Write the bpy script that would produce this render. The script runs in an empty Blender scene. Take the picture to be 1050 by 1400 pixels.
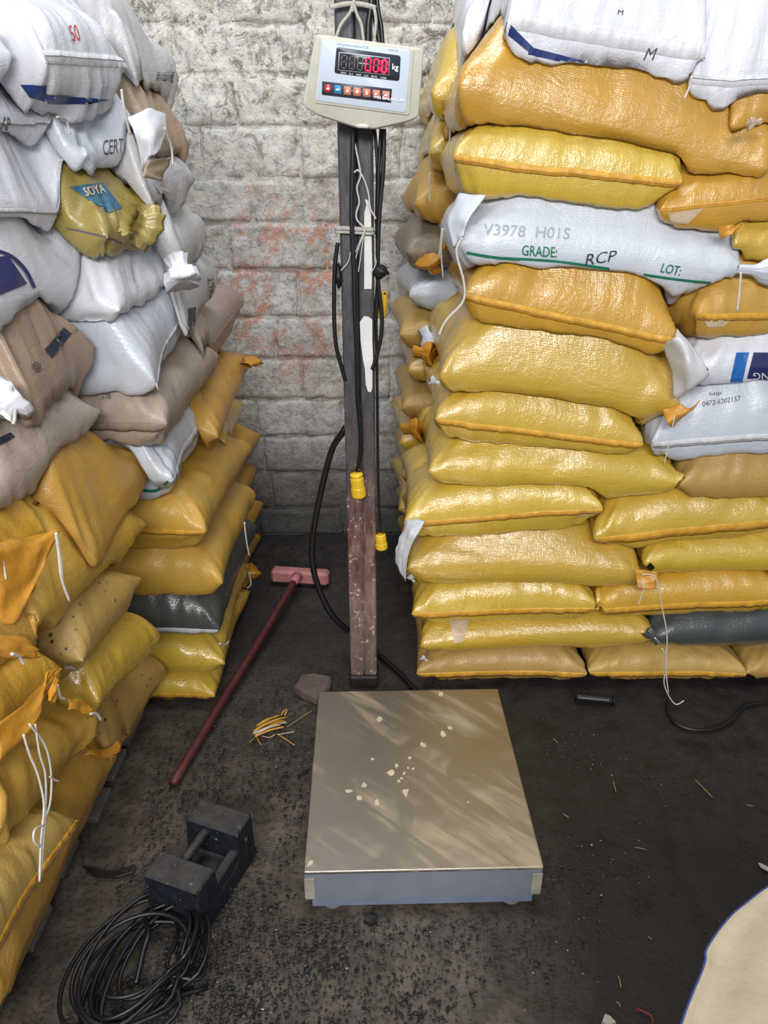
import bpy, math, random
import numpy as np
from mathutils import Vector
from mathutils.bvhtree import BVHTree

# ------------------------------------------------------------------ camera, light, exposure
sc = bpy.context.scene
PITCH = math.radians(24.7); FPX = 1035.0; CAMZ = 1.5
cd = bpy.data.cameras.new('camera'); cam = bpy.data.objects.new('camera', cd)
sc.collection.objects.link(cam); sc.camera = cam
cam.location = (0, 0, CAMZ); cam.rotation_euler = (math.pi/2 - PITCH, 0, 0)
cd.sensor_fit = 'VERTICAL'; cd.sensor_height = 24.0; cd.lens = FPX/1400*24.0
cd.clip_start = 0.02

w = bpy.data.worlds.new('world'); sc.world = w; w.use_nodes = True
bg = w.node_tree.nodes['Background']
bg.inputs[0].default_value = (0.80, 0.88, 1.0, 1); bg.inputs[1].default_value = 0.42

def area(name, loc, target, sx, sy, power, col):
    l = bpy.data.lights.new(name, 'AREA'); l.shape = 'RECTANGLE'; l.size = sx; l.size_y = sy
    l.energy = power; l.color = col
    o = bpy.data.objects.new(name, l); sc.collection.objects.link(o); o.location = loc
    o.rotation_euler = (Vector(target) - Vector(loc)).to_track_quat('-Z', 'Y').to_euler()
    return o
area('doorway_daylight', (-0.3, -2.0, 2.75), (0.1, 2.4, 0.8), 2.8, 0.6, 166, (1.0, 0.98, 0.96))
area('roof_light', (-0.1, 1.7, 4.0), (-0.1, 2.4, 0.3), 1.6, 0.9, 52, (0.95, 0.98, 1.0))
sc.view_settings.view_transform = 'Standard'; sc.view_settings.look = 'None'
sc.view_settings.gamma = 1; sc.view_settings.use_curve_mapping = False
sc.view_settings.exposure = 0.03

# ------------------------------------------------------------------ helpers
rng = np.random.default_rng(7); random.seed(7)
cp, sp = math.cos(PITCH), math.sin(PITCH)
CAM = np.array((0, 0, CAMZ))
def ray(px, py):
    u = (px-525)/FPX; v = (700-py)/FPX
    return np.array((u, cp+v*sp, -sp+v*cp))
def P(px, py, k='Y', val=1.93):
    r = ray(px, py); i = 'XYZ'.index(k)
    t = (val-CAM[i])/r[i]
    return CAM + r*t
def C(px, py, s):            # 'Y1.93'
    return P(px, py, s[0], float(s[1:]))

ORG = {}
def mk(name, V, F, mat, parent=None, origin=None, smooth=True, label=None, cat=None, group=None, kind=None):
    V = np.asarray(V, float)
    if parent is not None: o0 = ORG[parent]
    else:
        o0 = np.array(origin) if origin is not None else np.array((V[:, 0].mean(), V[:, 1].mean(), V[:, 2].min()))
    me = bpy.data.meshes.new(name)
    me.from_pydata((V-o0).tolist(), [], F if isinstance(F, list) else F.tolist())
    if smooth: me.shade_smooth()
    if mat: me.materials.append(mat)
    o = bpy.data.objects.new(name, me); sc.collection.objects.link(o)
    ORG[o] = o0
    if parent is not None: o.parent = parent
    else: o.location = o0
    tag(o, label, cat, group, kind)
    return o
def tag(o, label=None, cat=None, group=None, kind=None):
    if label: o['label'] = label
    if cat: o['category'] = cat
    if group: o['group'] = group
    if kind: o['kind'] = kind
    return o
def empty(name, loc, label=None, cat=None, group=None, kind=None):
    o = bpy.data.objects.new(name, None); sc.collection.objects.link(o)
    o.location = loc; ORG[o] = np.array(loc, float); o.empty_display_size = .05
    return tag(o, label, cat, group, kind)

def vnoise2(x, y, seed, freq=1.0):
    r = np.random.default_rng(seed); T = r.uniform(-1, 1, (64, 64))
    x = np.asarray(x)*freq+31.3; y = np.asarray(y)*freq+17.7
    xi = np.floor(x).astype(int); yi = np.floor(y).astype(int)
    fx = x-xi; fy = y-yi; fx = fx*fx*(3-2*fx); fy = fy*fy*(3-2*fy)
    g = lambda a, b: T[a % 64, b % 64]
    return (g(xi, yi)*(1-fx)+g(xi+1, yi)*fx)*(1-fy) + (g(xi, yi+1)*(1-fx)+g(xi+1, yi+1)*fx)*fy
def fbm(x, y, seed, freq, oct=3):
    return sum(vnoise2(x, y, seed+i, freq*2**i)*0.5**i for i in range(oct))

def smooth_path(pts, n=8, closed=False):
    pts = [np.array(p, float) for p in pts]
    if len(pts) < 3: return pts
    out = []
    m = len(pts)
    for i in range(m-1 if not closed else m):
        if closed: a, b, c, d = pts[(i-1) % m], pts[i], pts[(i+1) % m], pts[(i+2) % m]
        else: a, b, c, d = pts[max(i-1, 0)], pts[i], pts[i+1], pts[min(i+2, m-1)]
        for k in range(n):
            t = k/n
            out.append(.5*((2*b)+(-a+c)*t+(2*a-5*b+4*c-d)*t*t+(-a+3*b-3*c+d)*t**3))
    if not closed: out.append(pts[-1])
    return out
def tube_vf(pts, r, seg=8, closed=False, flat=1.0):
    pts = [np.array(p, float) for p in pts]; n = len(pts); V = []; F = []
    up = np.array((0.13, 0.21, 0.97)); prev = None
    for i, p in enumerate(pts):
        a = pts[(i-1) % n] if (closed or i) else p; b = pts[(i+1) % n] if (closed or i < n-1) else p
        t = b-a; t = t/(np.linalg.norm(t)+1e-9)
        if prev is None:
            x = np.cross(up, t)
            if np.linalg.norm(x) < .1: x = np.cross((1, 0, 0), t)
        else: x = prev-t*np.dot(prev, t)
        x = x/(np.linalg.norm(x)+1e-9); prev = x; y = np.cross(t, x)
        rr = r[i] if hasattr(r, '__len__') else r
        for k in range(seg):
            q = 2*math.pi*k/seg; V.append(p+x*math.cos(q)*rr+y*math.sin(q)*rr*flat)
    m = n if closed else n-1
    for i in range(m):
        for k in range(seg):
            a = i*seg+k; b = i*seg+(k+1) % seg; c = ((i+1) % n)*seg+(k+1) % seg; d = ((i+1) % n)*seg+k
            F.append((a, b, c, d))
    if not closed:
        F.append(tuple(range(seg))[::-1]); F.append(tuple(range((n-1)*seg, n*seg)))
    return V, F
def tube(name, pts, r, mat, parent=None, n=8, seg=8, closed=False, flat=1.0, **kw):
    V, F = tube_vf(smooth_path(pts, n, closed), r, seg, closed, flat)
    return mk(name, V, F, mat, parent, **kw)
def join_vf(parts):
    V = []; F = []
    for v, f in parts:
        o = len(V); V += [tuple(p) for p in v]; F += [tuple(i+o for i in g) for g in f]
    return V, F
def box_vf(c, s, rz=0, bev=0.0, R=None):
    """box with chamfered edges, centre c, full size s"""
    hx, hy, hz = [k/2 for k in s]; b = min(bev, hx*.9, hy*.9, hz*.9)
    V = []; 
    if b <= 0:
        V = [(x, y, z) for x in (-hx, hx) for y in (-hy, hy) for z in (-hz, hz)]
        F = [(0, 1, 3, 2), (4, 6, 7, 5), (0, 4, 5, 1), (2, 3, 7, 6), (0, 2, 6, 4), (1, 5, 7, 3)]
    else:
        idx = {}
        for sx in (-1, 1):
            for sy in (-1, 1):
                for sz in (-1, 1):
                    for ax in range(3):
                        p = [sx*(hx-b), sy*(hy-b), sz*(hz-b)]; p[ax] = (sx*hx, sy*hy, sz*hz)[ax]
                        idx[(sx, sy, sz, ax)] = len(V); V.append(tuple(p))
        F = []
        for ax in range(3):
            o1, o2 = [i for i in range(3) if i != ax]
            for sg in (-1, 1):
                q = []
                for a, d in ((-1, -1), (1, -1), (1, 1), (-1, 1)):
                    k = [0, 0, 0]; k[ax] = sg; k[o1] = a; k[o2] = d; q.append(idx[(*k, ax)])
                F.append(tuple(q))
        for ax in range(3):
            o1, o2 = [i for i in range(3) if i != ax]
            for a in (-1, 1):
                for d in (-1, 1):
                    k1 = [0, 0, 0]; k1[ax] = -1; k1[o1] = a; k1[o2] = d
                    k2 = list(k1); k2[ax] = 1
                    F.append((idx[(*k1, o1)], idx[(*k2, o1)], idx[(*k2, o2)], idx[(*k1, o2)]))
        for sx in (-1, 1):
            for sy in (-1, 1):
                for sz in (-1, 1): F.append(tuple(idx[(sx, sy, sz, a)] for a in range(3)))
    V = np.array(V)
    if R is not None: V = V@np.array(R).T
    if rz:
        c_, s_ = math.cos(rz), math.sin(rz); V = V@np.array(((c_, -s_, 0), (s_, c_, 0), (0, 0, 1))).T
    return (V+np.array(c)).tolist(), F
def fixn(o):
    import bmesh
    bm = bmesh.new(); bm.from_mesh(o.data); bmesh.ops.recalc_face_normals(bm, faces=bm.faces); bm.to_mesh(o.data); bm.free()
    return o
def sheet(name, rows, th, mat, parent=None, **kw):
    """thin cloth from a list of rows of 3D points, with thickness; rows are smoothed"""
    R = [smooth_path(r, 5) if len(r) > 2 else [np.array(r[0])*(1-k/8)+np.array(r[1])*k/8 for k in range(9)] for r in rows]; nc = len(R[0])
    cols = [smooth_path([r[j] for r in R], 8) if len(R) > 2 else [R[0][j]*(1-k/8)+R[1][j]*k/8 for k in range(9)] for j in range(nc)]
    G = np.array(cols); a, b = G.shape[:2]
    du = np.gradient(G, axis=0); dv = np.gradient(G, axis=1); N = np.cross(du, dv)
    N /= np.linalg.norm(N, axis=2, keepdims=True)+1e-9
    ii, jj = np.meshgrid(np.arange(a), np.arange(b), indexing='ij')
    G = G+N*(vnoise2(ii, jj, 5+a, .30)*.006+vnoise2(ii, jj*.4, 9+b, .6)*.004)[..., None]
    V = np.concatenate([(G+N*th/2).reshape(-1, 3), (G-N*th/2).reshape(-1, 3)]); F = []; o = a*b
    for i in range(a-1):
        for j in range(b-1):
            p, q, r_, s = i*b+j, (i+1)*b+j, (i+1)*b+j+1, i*b+j+1
            F.append((p, q, r_, s)); F.append((s+o, r_+o, q+o, p+o))
    for i in range(a-1):
        F.append((i*b, i*b+o, (i+1)*b+o, (i+1)*b)); F.append((i*b+b-1, (i+1)*b+b-1, (i+1)*b+b-1+o, i*b+b-1+o))
    for j in range(b-1):
        F.append((j, j+1, j+1+o, j+o)); k = (a-1)*b; F.append((k+j, k+j+o, k+j+1+o, k+j+1))
    return mk(name, V, F, mat, parent, **kw)
def prism(name, poly, front, depth, mat, parent=None, bev=0.0, **kw):
    """poly: photo-plane outline as 3D points on one plane; extruded along +Y by depth"""
    pts = [np.array(p, float) for p in poly]; n = len(pts); c = sum(pts)/n
    V = []; rings = []
    prof = [(0, bev), (bev*.3, bev*.3), (bev, 0), (depth-bev, 0), (depth, bev)] if bev else [(0, 0), (depth, 0)]
    for dy, ins in prof:
        rings.append(len(V))
        for p in pts:
            d = c-p; L = np.linalg.norm(d); V.append(p+d*(ins/L if L else 0)+np.array((0, dy, 0)))
    F = [tuple(range(n))[::-1]]
    for k in range(len(prof)-1):
        for i in range(n):
            a = rings[k]+i; b = rings[k]+(i+1) % n
            F.append((a, b, b+n, a+n))
    F.append(tuple(range(rings[-1], rings[-1]+n)))
    return fixn(mk(name, V, F, mat, parent, **kw))
def rounded(poly, r, n=4):
    out = []; m = len(poly)
    for i in range(m):
        p = np.array(poly[i], float); a = np.array(poly[i-1], float)-p; b = np.array(poly[(i+1) % m], float)-p
        la, lb = np.linalg.norm(a), np.linalg.norm(b); q = min(r, la*.45, lb*.45)
        s, e = p+a/la*q, p+b/lb*q
        for k in range(n+1):
            t = k/n; out.append((1-t)**2*s+2*t*(1-t)*p+t*t*e)
    return out
def text_mesh(body, bold=0.0, ital=0.0):
    cu = bpy.data.curves.new('t', 'FONT'); cu.body = body; cu.offset = bold; cu.shear = ital
    cu.resolution_u = 3
    ob = bpy.data.objects.new('t', cu); sc.collection.objects.link(ob)
    dg = bpy.context.evaluated_depsgraph_get(); dg.update()
    me = bpy.data.meshes.new_from_object(ob.evaluated_get(dg))
    V = np.array([v.co[:2] for v in me.vertices]); F = [tuple(p.vertices) for p in me.polygons]
    bpy.data.objects.remove(ob); bpy.data.curves.remove(cu); bpy.data.meshes.remove(me)
    mn, mx = V.min(0), V.max(0); V = (V-mn)/(mx-mn)
    return V, F

# ------------------------------------------------------------------ materials
def srgb(r, g, b):
    f = lambda c: ((c/255+.055)/1.055)**2.4 if c > 10 else c/255/12.92
    return (f(r), f(g), f(b), 1)
class NT:
    def __init__(s, name):
        s.m = bpy.data.materials.new(name); s.m.use_nodes = True; s.t = s.m.node_tree
        s.b = s.t.nodes['Principled BSDF']
    def n(s, typ, **kw):
        x = s.t.nodes.new(typ)
        for k, v in kw.items():
            if k.startswith('i_'): x.inputs[k[2:].replace('_', ' ')].default_value = v
            else: setattr(x, k, v)
        return x
    def l(s, a, b): s.t.links.new(a, b)
    def noise(s, scale, detail=4, rough=.55, vec=None, dist=0):
        x = s.n('ShaderNodeTexNoise'); x.inputs['Scale'].default_value = scale; x.inputs['Detail'].default_value = detail
        x.inputs['Roughness'].default_value = rough; x.inputs['Distortion'].default_value = dist
        if vec is not None: s.l(vec, x.inputs['Vector'])
        return x.outputs['Fac']
    def ramp(s, fac, stops, interp='LINEAR'):
        x = s.n('ShaderNodeValToRGB'); e = x.color_ramp.elements; x.color_ramp.interpolation = interp
        while len(e) < len(stops): e.new(.5)
        for q, (p, c) in zip(e, stops): q.position = p; q.color = c if len(c) == 4 else (*c, 1)
        s.l(fac, x.inputs[0]); return x.outputs[0]
    def mix(s, fac, a, b, mode='MIX'):
        x = s.n('ShaderNodeMix', data_type='RGBA', blend_type=mode)
        for sock, v in ((x.inputs[0], fac), (x.inputs[6], a), (x.inputs[7], b)):
            if isinstance(v, (tuple, float, int)): sock.default_value = v
            else: s.l(v, sock)
        return x.outputs[2]
    def math(s, op, a, b=0.0, clamp=False):
        x = s.n('ShaderNodeMath', operation=op, use_clamp=clamp)
        for sock, v in ((x.inputs[0], a), (x.inputs[1], b)):
            if isinstance(v, (float, int)): sock.default_value = v
            else: s.l(v, sock)
        return x.outputs[0]
    def bump(s, h, strength, dist, prev=None):
        x = s.n('ShaderNodeBump'); x.inputs['Strength'].default_value = strength; x.inputs['Distance'].default_value = dist
        s.l(h, x.inputs['Height'])
        if prev is not None: s.l(prev, x.inputs['Normal'])
        return x.outputs[0]
    def mapv(s, vec, scale=(1, 1, 1), rot=(0, 0, 0)):
        x = s.n('ShaderNodeMapping'); x.inputs['Scale'].default_value = scale; x.inputs['Rotation'].default_value = rot
        s.l(vec, x.inputs[0]); return x.outputs[0]
BW = lambda v: (v, v, v, 1)

def plain(name, col, rough=.5, metal=0.0, noise=0.0, bump=0.0, scale=60, emit=None, coat=0):
    t = NT(name)
    c = col
    if noise:
        tc = t.n('ShaderNodeTexCoord').outputs['Object']
        f = t.noise(scale*.4, 4, vec=tc)
        t.l(t.mix(t.ramp(f, [(.35, BW(0)), (.7, BW(1))]), tuple(x*(1-noise) for x in col[:3])+(1,), col), t.b.inputs['Base Color'])
    else: t.b.inputs['Base Color'].default_value = c
    if bump:
        tc = t.n('ShaderNodeTexCoord').outputs['Object']
        t.l(t.bump(t.noise(scale, 5, vec=tc), .6, bump), t.b.inputs['Normal'])
    t.b.inputs['Roughness'].default_value = rough; t.b.inputs['Metallic'].default_value = metal
    if emit: t.b.inputs['Emission Color'].default_value = col; t.b.inputs['Emission Strength'].default_value = emit
    if coat: t.b.inputs['Coat Weight'].default_value = coat
    return t.m

def sack_mat(name, col, rough=.34, spec=.5, dust=.15, spots=False, wr=1.0, weave=.0, alt=None):
    t = NT(name)
    uv = t.n('ShaderNodeUVMap').outputs[0]; oi = t.n('ShaderNodeObjectInfo').outputs['Random']
    tc = t.n('ShaderNodeTexCoord').outputs['Object']
    dusty = tuple(min(1, x*.82+y*.18) for x, y in zip(col[:3], srgb(175, 158, 130)[:3]))+(1,)
    f = t.ramp(t.noise(5, 4, vec=tc), [(.38, BW(0)), (.68, BW(1))])
    c = t.mix(t.math('MULTIPLY', f, dust*3), col, dusty)
    h = t.n('ShaderNodeHueSaturation'); t.l(c, h.inputs['Color'])
    t.l(t.math('ADD', t.math('MULTIPLY', oi, .010), .495), h.inputs['Hue'])
    t.l(t.math('ADD', t.math('MULTIPLY', oi, .16), .92), h.inputs['Value'])
    c = h.outputs[0]
    # fine streaks across the tape weave
    st = t.noise(1, 3, vec=t.mapv(uv, (260, 14, 1)))
    st2 = t.noise(1, 3, vec=t.mapv(uv, (14, 260, 1)))
    stm = t.math('ADD', st, st2)
    c = t.mix(t.ramp(stm, [(.8, BW(.10)), (1.2, BW(0))]), c, tuple(x*.6 for x in col[:3])+(1,))
    if spots:
        v = t.n('ShaderNodeTexVoronoi'); v.inputs['Scale'].default_value = 42; t.l(tc, v.inputs['Vector'])
        dsp = t.ramp(v.outputs['Distance'], [(.16, BW(1)), (.22, BW(0))])
        msk = t.ramp(t.noise(9, 2, vec=tc), [(.5, BW(0)), (.6, BW(1))])
        c = t.mix(t.math('MULTIPLY', dsp, msk), c, srgb(52, 32, 22))
    t.l(c, t.b.inputs['Base Color'])
    wob = t.n('ShaderNodeVectorMath', operation='ADD'); t.l(uv, wob.inputs[0])
    nz = t.n('ShaderNodeTexNoise'); nz.inputs['Scale'].default_value = 7; t.l(uv, nz.inputs['Vector'])
    sc_ = t.n('ShaderNodeVectorMath', operation='SCALE'); sc_.inputs['Scale'].default_value = .08
    t.l(nz.outputs['Color'], sc_.inputs[0]); t.l(sc_.outputs[0], wob.inputs[1])
    w1 = t.noise(1, 3, .6, vec=t.mapv(wob.outputs[0], (70, 16, 1)), dist=.4)
    w2 = t.noise(1, 4, .6, vec=t.mapv(wob.outputs[0], (34, 48, 1)), dist=.8)
    b1 = t.bump(t.math('ADD', w1, w2), .34*wr, .005)
    b2 = t.bump(t.noise(210, 2, vec=tc), .45*wr, .0012, b1)
    wv = t.n('ShaderNodeTexWave'); wv.inputs['Scale'].default_value = 75; wv.bands_direction = 'X'; t.l(uv, wv.inputs['Vector'])
    wv2 = t.n('ShaderNodeTexWave'); wv2.inputs['Scale'].default_value = 75; wv2.bands_direction = 'Y'; t.l(uv, wv2.inputs['Vector'])
    b3 = t.bump(t.math('MULTIPLY', wv.outputs['Fac'], wv2.outputs['Fac']), .35, .0006, b2)
    t.l(b3, t.b.inputs['Normal'])
    t.l(t.math('ADD', t.math('MULTIPLY', t.noise(12, 3, vec=tc), .25), rough-.1), t.b.inputs['Roughness'])
    t.b.inputs['Specular IOR Level'].default_value = spec
    t.b.inputs['Coat Weight'].default_value = min(1, spec*1.1); t.b.inputs['Coat Roughness'].default_value = .12+rough*.25
    t.l(b3, t.b.inputs['Coat Normal'])
    return t.m

YEL = sack_mat('yellow_woven_plastic', srgb(202, 166, 56), .27, .8)
GOLD = sack_mat('golden_woven_plastic', srgb(200, 153, 46), .30, .7)
MUST = sack_mat('mustard_woven_plastic', srgb(192, 148, 60), .45, .4)
OCH = sack_mat('dusty_ochre_woven_plastic', srgb(182, 146, 76), .45, .4, dust=.3)
OCHS = sack_mat('dusty_ochre_spotted_plastic', srgb(176, 142, 72), .48, .35, dust=.3, spots=True)
WHT = sack_mat('white_woven_plastic', srgb(216, 217, 224), .42, .5, dust=.10)
WHG = sack_mat('cool_white_woven_plastic', srgb(200, 206, 216), .38, .5, dust=.10)
GRW = sack_mat('grey_white_woven_plastic', srgb(184, 184, 186), .45, .4, dust=.15)
TAU = sack_mat('taupe_paper_plastic', srgb(166, 150, 138), .6, .3, dust=.2)
TAN = sack_mat('tan_paper_plastic', srgb(160, 138, 118), .55, .3, dust=.2)
OLV = sack_mat('olive_gold_woven_plastic', srgb(150, 132, 66), .4, .5)
DRK = sack_mat('dark_grey_woven_plastic', srgb(66, 72, 72), .32, .6, dust=.12)
BRN = sack_mat('grey_brown_woven_plastic', srgb(128, 114, 94), .45, .4, dust=.2)

HEMY = plain('orange_hem', srgb(222, 166, 52), .4, noise=.25, bump=.002, scale=150)
HEMW = plain('white_hem', srgb(210, 210, 212), .5, noise=.15, bump=.002, scale=150)
HEMT = plain('taupe_hem', srgb(150, 132, 118), .6, noise=.2, bump=.002, scale=150)
ORG_FLAP = plain('orange_flap_plastic', srgb(208, 146, 46), .38, noise=.25, bump=.004, scale=45)
STRING = plain('white_string', srgb(214, 208, 198), .8, noise=.2, bump=.001, scale=300)
STITCH = plain('brown_stitch_thread', srgb(176, 118, 96), .8)
STITCHD = plain('dark_stitch_thread', srgb(96, 92, 96), .8)
NAVY = plain('navy_print', srgb(38, 42, 96), .45, noise=.2)
NAVD = plain('dark_slate_print', srgb(44, 52, 66), .5, noise=.2)
BLUE = plain('blue_print', srgb(28, 104, 176), .45, noise=.15)
BLUD = plain('deep_blue_print', srgb(22, 48, 112), .45, noise=.2)
TEAL = plain('steel_blue_print', srgb(62, 112, 138), .5, noise=.2)
GRN = plain('green_print', srgb(28, 122, 92), .5, noise=.2)
INK = plain('faded_black_ink', srgb(88, 88, 96), .6, noise=.3)
INKF = plain('very_faded_ink', srgb(160, 164, 174), .6)
INKB = plain('blue_black_ink', srgb(46, 54, 84), .6, noise=.3)
REDI = plain('red_print', srgb(186, 50, 70), .5, noise=.2)
CREAM = plain('pale_tape', srgb(214, 190, 160), .45, noise=.25, bump=.002, scale=80)
WRAP = plain('white_plastic_wrap', srgb(200, 202, 206), .35, noise=.2, bump=.004, scale=60)
BLK = plain('black_cable_rubber', srgb(20, 20, 23), .38, noise=.3)
BLKT = plain('black_tape', srgb(14, 14, 15), .5, bump=.003, scale=60)
YPLUG = plain('yellow_plug_plastic', srgb(232, 190, 44), .38, noise=.15)

# ------------------------------------------------------------------ setting: floor, wall
def floor_mat():
    t = NT('dark_earth_floor'); g = t.n('ShaderNodeNewGeometry').outputs['Position']
    a = t.noise(1.4, 6, .6, vec=g); b = t.noise(14, 6, .65, vec=g); c = t.noise(90, 4, .6, vec=g)
    sx = t.n('ShaderNodeSeparateXYZ'); t.l(g, sx.inputs[0])
    base = t.ramp(t.math('ADD', t.math('MULTIPLY', a, .5), t.math('MULTIPLY', b, .5)),
                  [(.35, srgb(46, 40, 34)), (.5, srgb(76, 68, 60)), (.66, srgb(110, 101, 90))])
    stain_shade = t.ramp(t.math('ADD', sx.outputs[0], t.math('MULTIPLY', a, .5)), [(.42, BW(0)), (.68, BW(1))])  # dark stain plus shade on the right, both painted into the floor colour
    base = t.mix(t.math('MULTIPLY', stain_shade, .92), base, t.ramp(b, [(.3, srgb(15, 11, 8)), (.7, srgb(38, 29, 22))]))
    # floor colour darker towards the wall end of the aisle
    far_dark = t.ramp(t.math('ADD', sx.outputs[1], t.math('MULTIPLY', b, .7)), [(1.9, BW(0)), (2.5, BW(1))])
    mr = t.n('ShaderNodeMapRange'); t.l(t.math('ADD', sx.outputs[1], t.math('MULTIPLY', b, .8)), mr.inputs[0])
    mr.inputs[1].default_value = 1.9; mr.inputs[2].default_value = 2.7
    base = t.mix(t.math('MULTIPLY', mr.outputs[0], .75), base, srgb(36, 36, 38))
    sp_ = t.ramp(c, [(.52, BW(0)), (.62, BW(1))])
    base = t.mix(t.math('MULTIPLY', sp_, .55), base, srgb(24, 22, 22))
    t.l(base, t.b.inputs['Base Color'])
    t.l(t.ramp(b, [(.3, BW(.45)), (.7, BW(.8))]), t.b.inputs['Roughness'])
    t.b.inputs['Specular IOR Level'].default_value = .35
    b1 = t.bump(b, .5, .01); t.l(t.bump(c, .6, .004, b1), t.b.inputs['Normal'])
    return t.m
xs = np.linspace(-2.3, 2.3, 231); ys = np.linspace(-1.8, 3.05, 243)
X, Y = np.meshgrid(xs, ys, indexing='ij')
Zf = fbm(X, Y, 3, 2.2, 4)*.006-.006
# shallow cracks
def crack(pts, wd=.012, dp=.01):
    global Zf
    for (x0, y0), (x1, y1) in zip(pts[:-1], pts[1:]):
        d = np.array((x1-x0, y1-y0)); L = (d**2).sum()
        tt = np.clip(((X-x0)*d[0]+(Y-y0)*d[1])/L, 0, 1)
        Zf = Zf-dp*np.exp(-((X-x0-tt*d[0])**2+(Y-y0-tt*d[1])**2)/wd**2)*.6
crack([tuple(P(a, b, 'Z', 0)[:2]) for a, b in [(895, 1065), (920, 1130), (935, 1200), (960, 1240), (1000, 1270)]])
crack([tuple(P(a, b, 'Z', 0)[:2]) for a, b in [(690, 1270), (705, 1330), (735, 1360), (780, 1372)]])
na, nb = X.shape
ii = np.arange(na*nb).reshape(na, nb)
Fq = np.stack([ii[:-1, :-1], ii[1:, :-1], ii[1:, 1:], ii[:-1, 1:]], -1).reshape(-1, 4)
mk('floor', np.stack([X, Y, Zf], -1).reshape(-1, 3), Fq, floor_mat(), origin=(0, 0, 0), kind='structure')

def wall_mat():
    t = NT('weathered_block'); g = t.n('ShaderNodeNewGeometry').outputs['Position']
    sx = t.n('ShaderNodeSeparateXYZ'); t.l(g, sx.inputs[0]); Zc = sx.outputs[2]; Xc = sx.outputs[0]
    a = t.noise(3, 6, .65, vec=g); b = t.noise(22, 8, .7, vec=g, dist=.3); c = t.noise(75, 5, .65, vec=g)
    base = t.ramp(b, [(.30, srgb(130, 125, 120)), (.42, srgb(190, 187, 183)), (.55, srgb(218, 216, 213)), (.72, srgb(238, 237, 234))])
    big = t.ramp(t.noise(4.5, 5, .65, vec=g), [(.35, BW(0)), (.62, BW(1))])
    base = t.mix(t.math('MULTIPLY', t.ramp(c, [(.38, BW(1)), (.47, BW(0))]), t.math('ADD', .25, t.math('MULTIPLY', big, .5))), base, srgb(112, 107, 100))
    base = t.mix(t.math('MULTIPLY', t.ramp(t.noise(2.3, 4, .6, vec=g), [(.42, BW(0)), (.6, BW(1))]), .3), base, srgb(162, 156, 144))
    # whitewash flakes high up
    up = t.n('ShaderNodeMapRange'); t.l(Zc, up.inputs[0]); up.inputs[1].default_value = 1.2; up.inputs[2].default_value = 1.65
    fl = t.ramp(t.noise(20, 9, .8, vec=g, dist=.4), [(.46, BW(0)), (.51, BW(1))])
    dk = t.ramp(t.noise(13, 10, .85, vec=g, dist=.9), [(.53, BW(0)), (.57, BW(1))])
    base = t.mix(t.math('MULTIPLY', t.math('MULTIPLY', fl, up.outputs[0]), .8), base, srgb(236, 232, 220))
    base = t.mix(t.math('MULTIPLY', t.math('MULTIPLY', dk, up.outputs[0]), .8), base, srgb(108, 100, 88))
    # red paint traces
    def band(lo0, lo1, hi0, hi1, v):
        m1 = t.n('ShaderNodeMapRange'); t.l(v, m1.inputs[0]); m1.inputs[1].default_value = lo0; m1.inputs[2].default_value = lo1
        m2 = t.n('ShaderNodeMapRange'); t.l(v, m2.inputs[0]); m2.inputs[1].default_value = hi0; m2.inputs[2].default_value = hi1
        m2.inputs[3].default_value = 1; m2.inputs[4].default_value = 0
        return t.math('MULTIPLY', m1.outputs[0], m2.outputs[0])
    zb = band(.55, .9, 1.25, 1.5, Zc); xb = band(-.8, -.55, -.1, .05, Xc)
    pk = t.ramp(t.noise(7, 6, .7, vec=g, dist=.5), [(.49, BW(0)), (.56, BW(1))])
    pk = t.math('MULTIPLY', pk, t.ramp(t.noise(40, 4, vec=g), [(.42, BW(.1)), (.55, BW(1))]))
    base = t.mix(t.math('MULTIPLY', t.math('MULTIPLY', pk, zb), t.math('MULTIPLY', xb, .8)), base, srgb(208, 140, 116))
    bl = t.ramp(t.noise(11, 6, .7, vec=t.mapv(g, (1.3, 1, .9))), [(.58, BW(0)), (.64, BW(.5))])
    base = t.mix(t.math('MULTIPLY', bl, zb), base, srgb(110, 126, 144))
    yl = t.ramp(t.noise(5, 5, .7, vec=t.mapv(g, (.8, 1, 1.4))), [(.55, BW(0)), (.65, BW(.25))])
    base = t.mix(yl, base, srgb(192, 178, 120))
    # splash dirt near the floor
    lo = t.n('ShaderNodeMapRange'); t.l(t.math('ADD', Zc, t.math('MULTIPLY', t.math('SUBTRACT', a, .5), .35)), lo.inputs[0])
    lo.inputs[1].default_value = .10; lo.inputs[2].default_value = .72; lo.inputs[3].default_value = .9; lo.inputs[4].default_value = 0
    base = t.mix(lo.outputs[0], base, srgb(58, 56, 54))
    t.l(base, t.b.inputs['Base Color']); t.b.inputs['Roughness'].default_value = .9
    b1 = t.bump(b, .9, .02); t.l(t.bump(c, .7, .006, b1), t.b.inputs['Normal'])
    return t.m
WALLM = wall_mat()
WY = 3.02
V, F = box_vf((0, WY+.111, 1.35), (4.6, .21, 2.75))
wall = mk('wall_back', V, F, WALLM, smooth=False, origin=(0, WY, 0), kind='structure')
zrow = [0, .125, .30, .46, .62, .79, .95, 1.13, 1.30, 1.45, 1.62, 1.78, 1.93, 2.09, 2.26, 2.43, 2.6]
joff = [.18, -.49, -.51, -.53, -.335, -.43, -.335, -.22, -.49, -.30, -.52, -.36, -.2, -.42, -.5, -.33]
BL = .365
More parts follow.
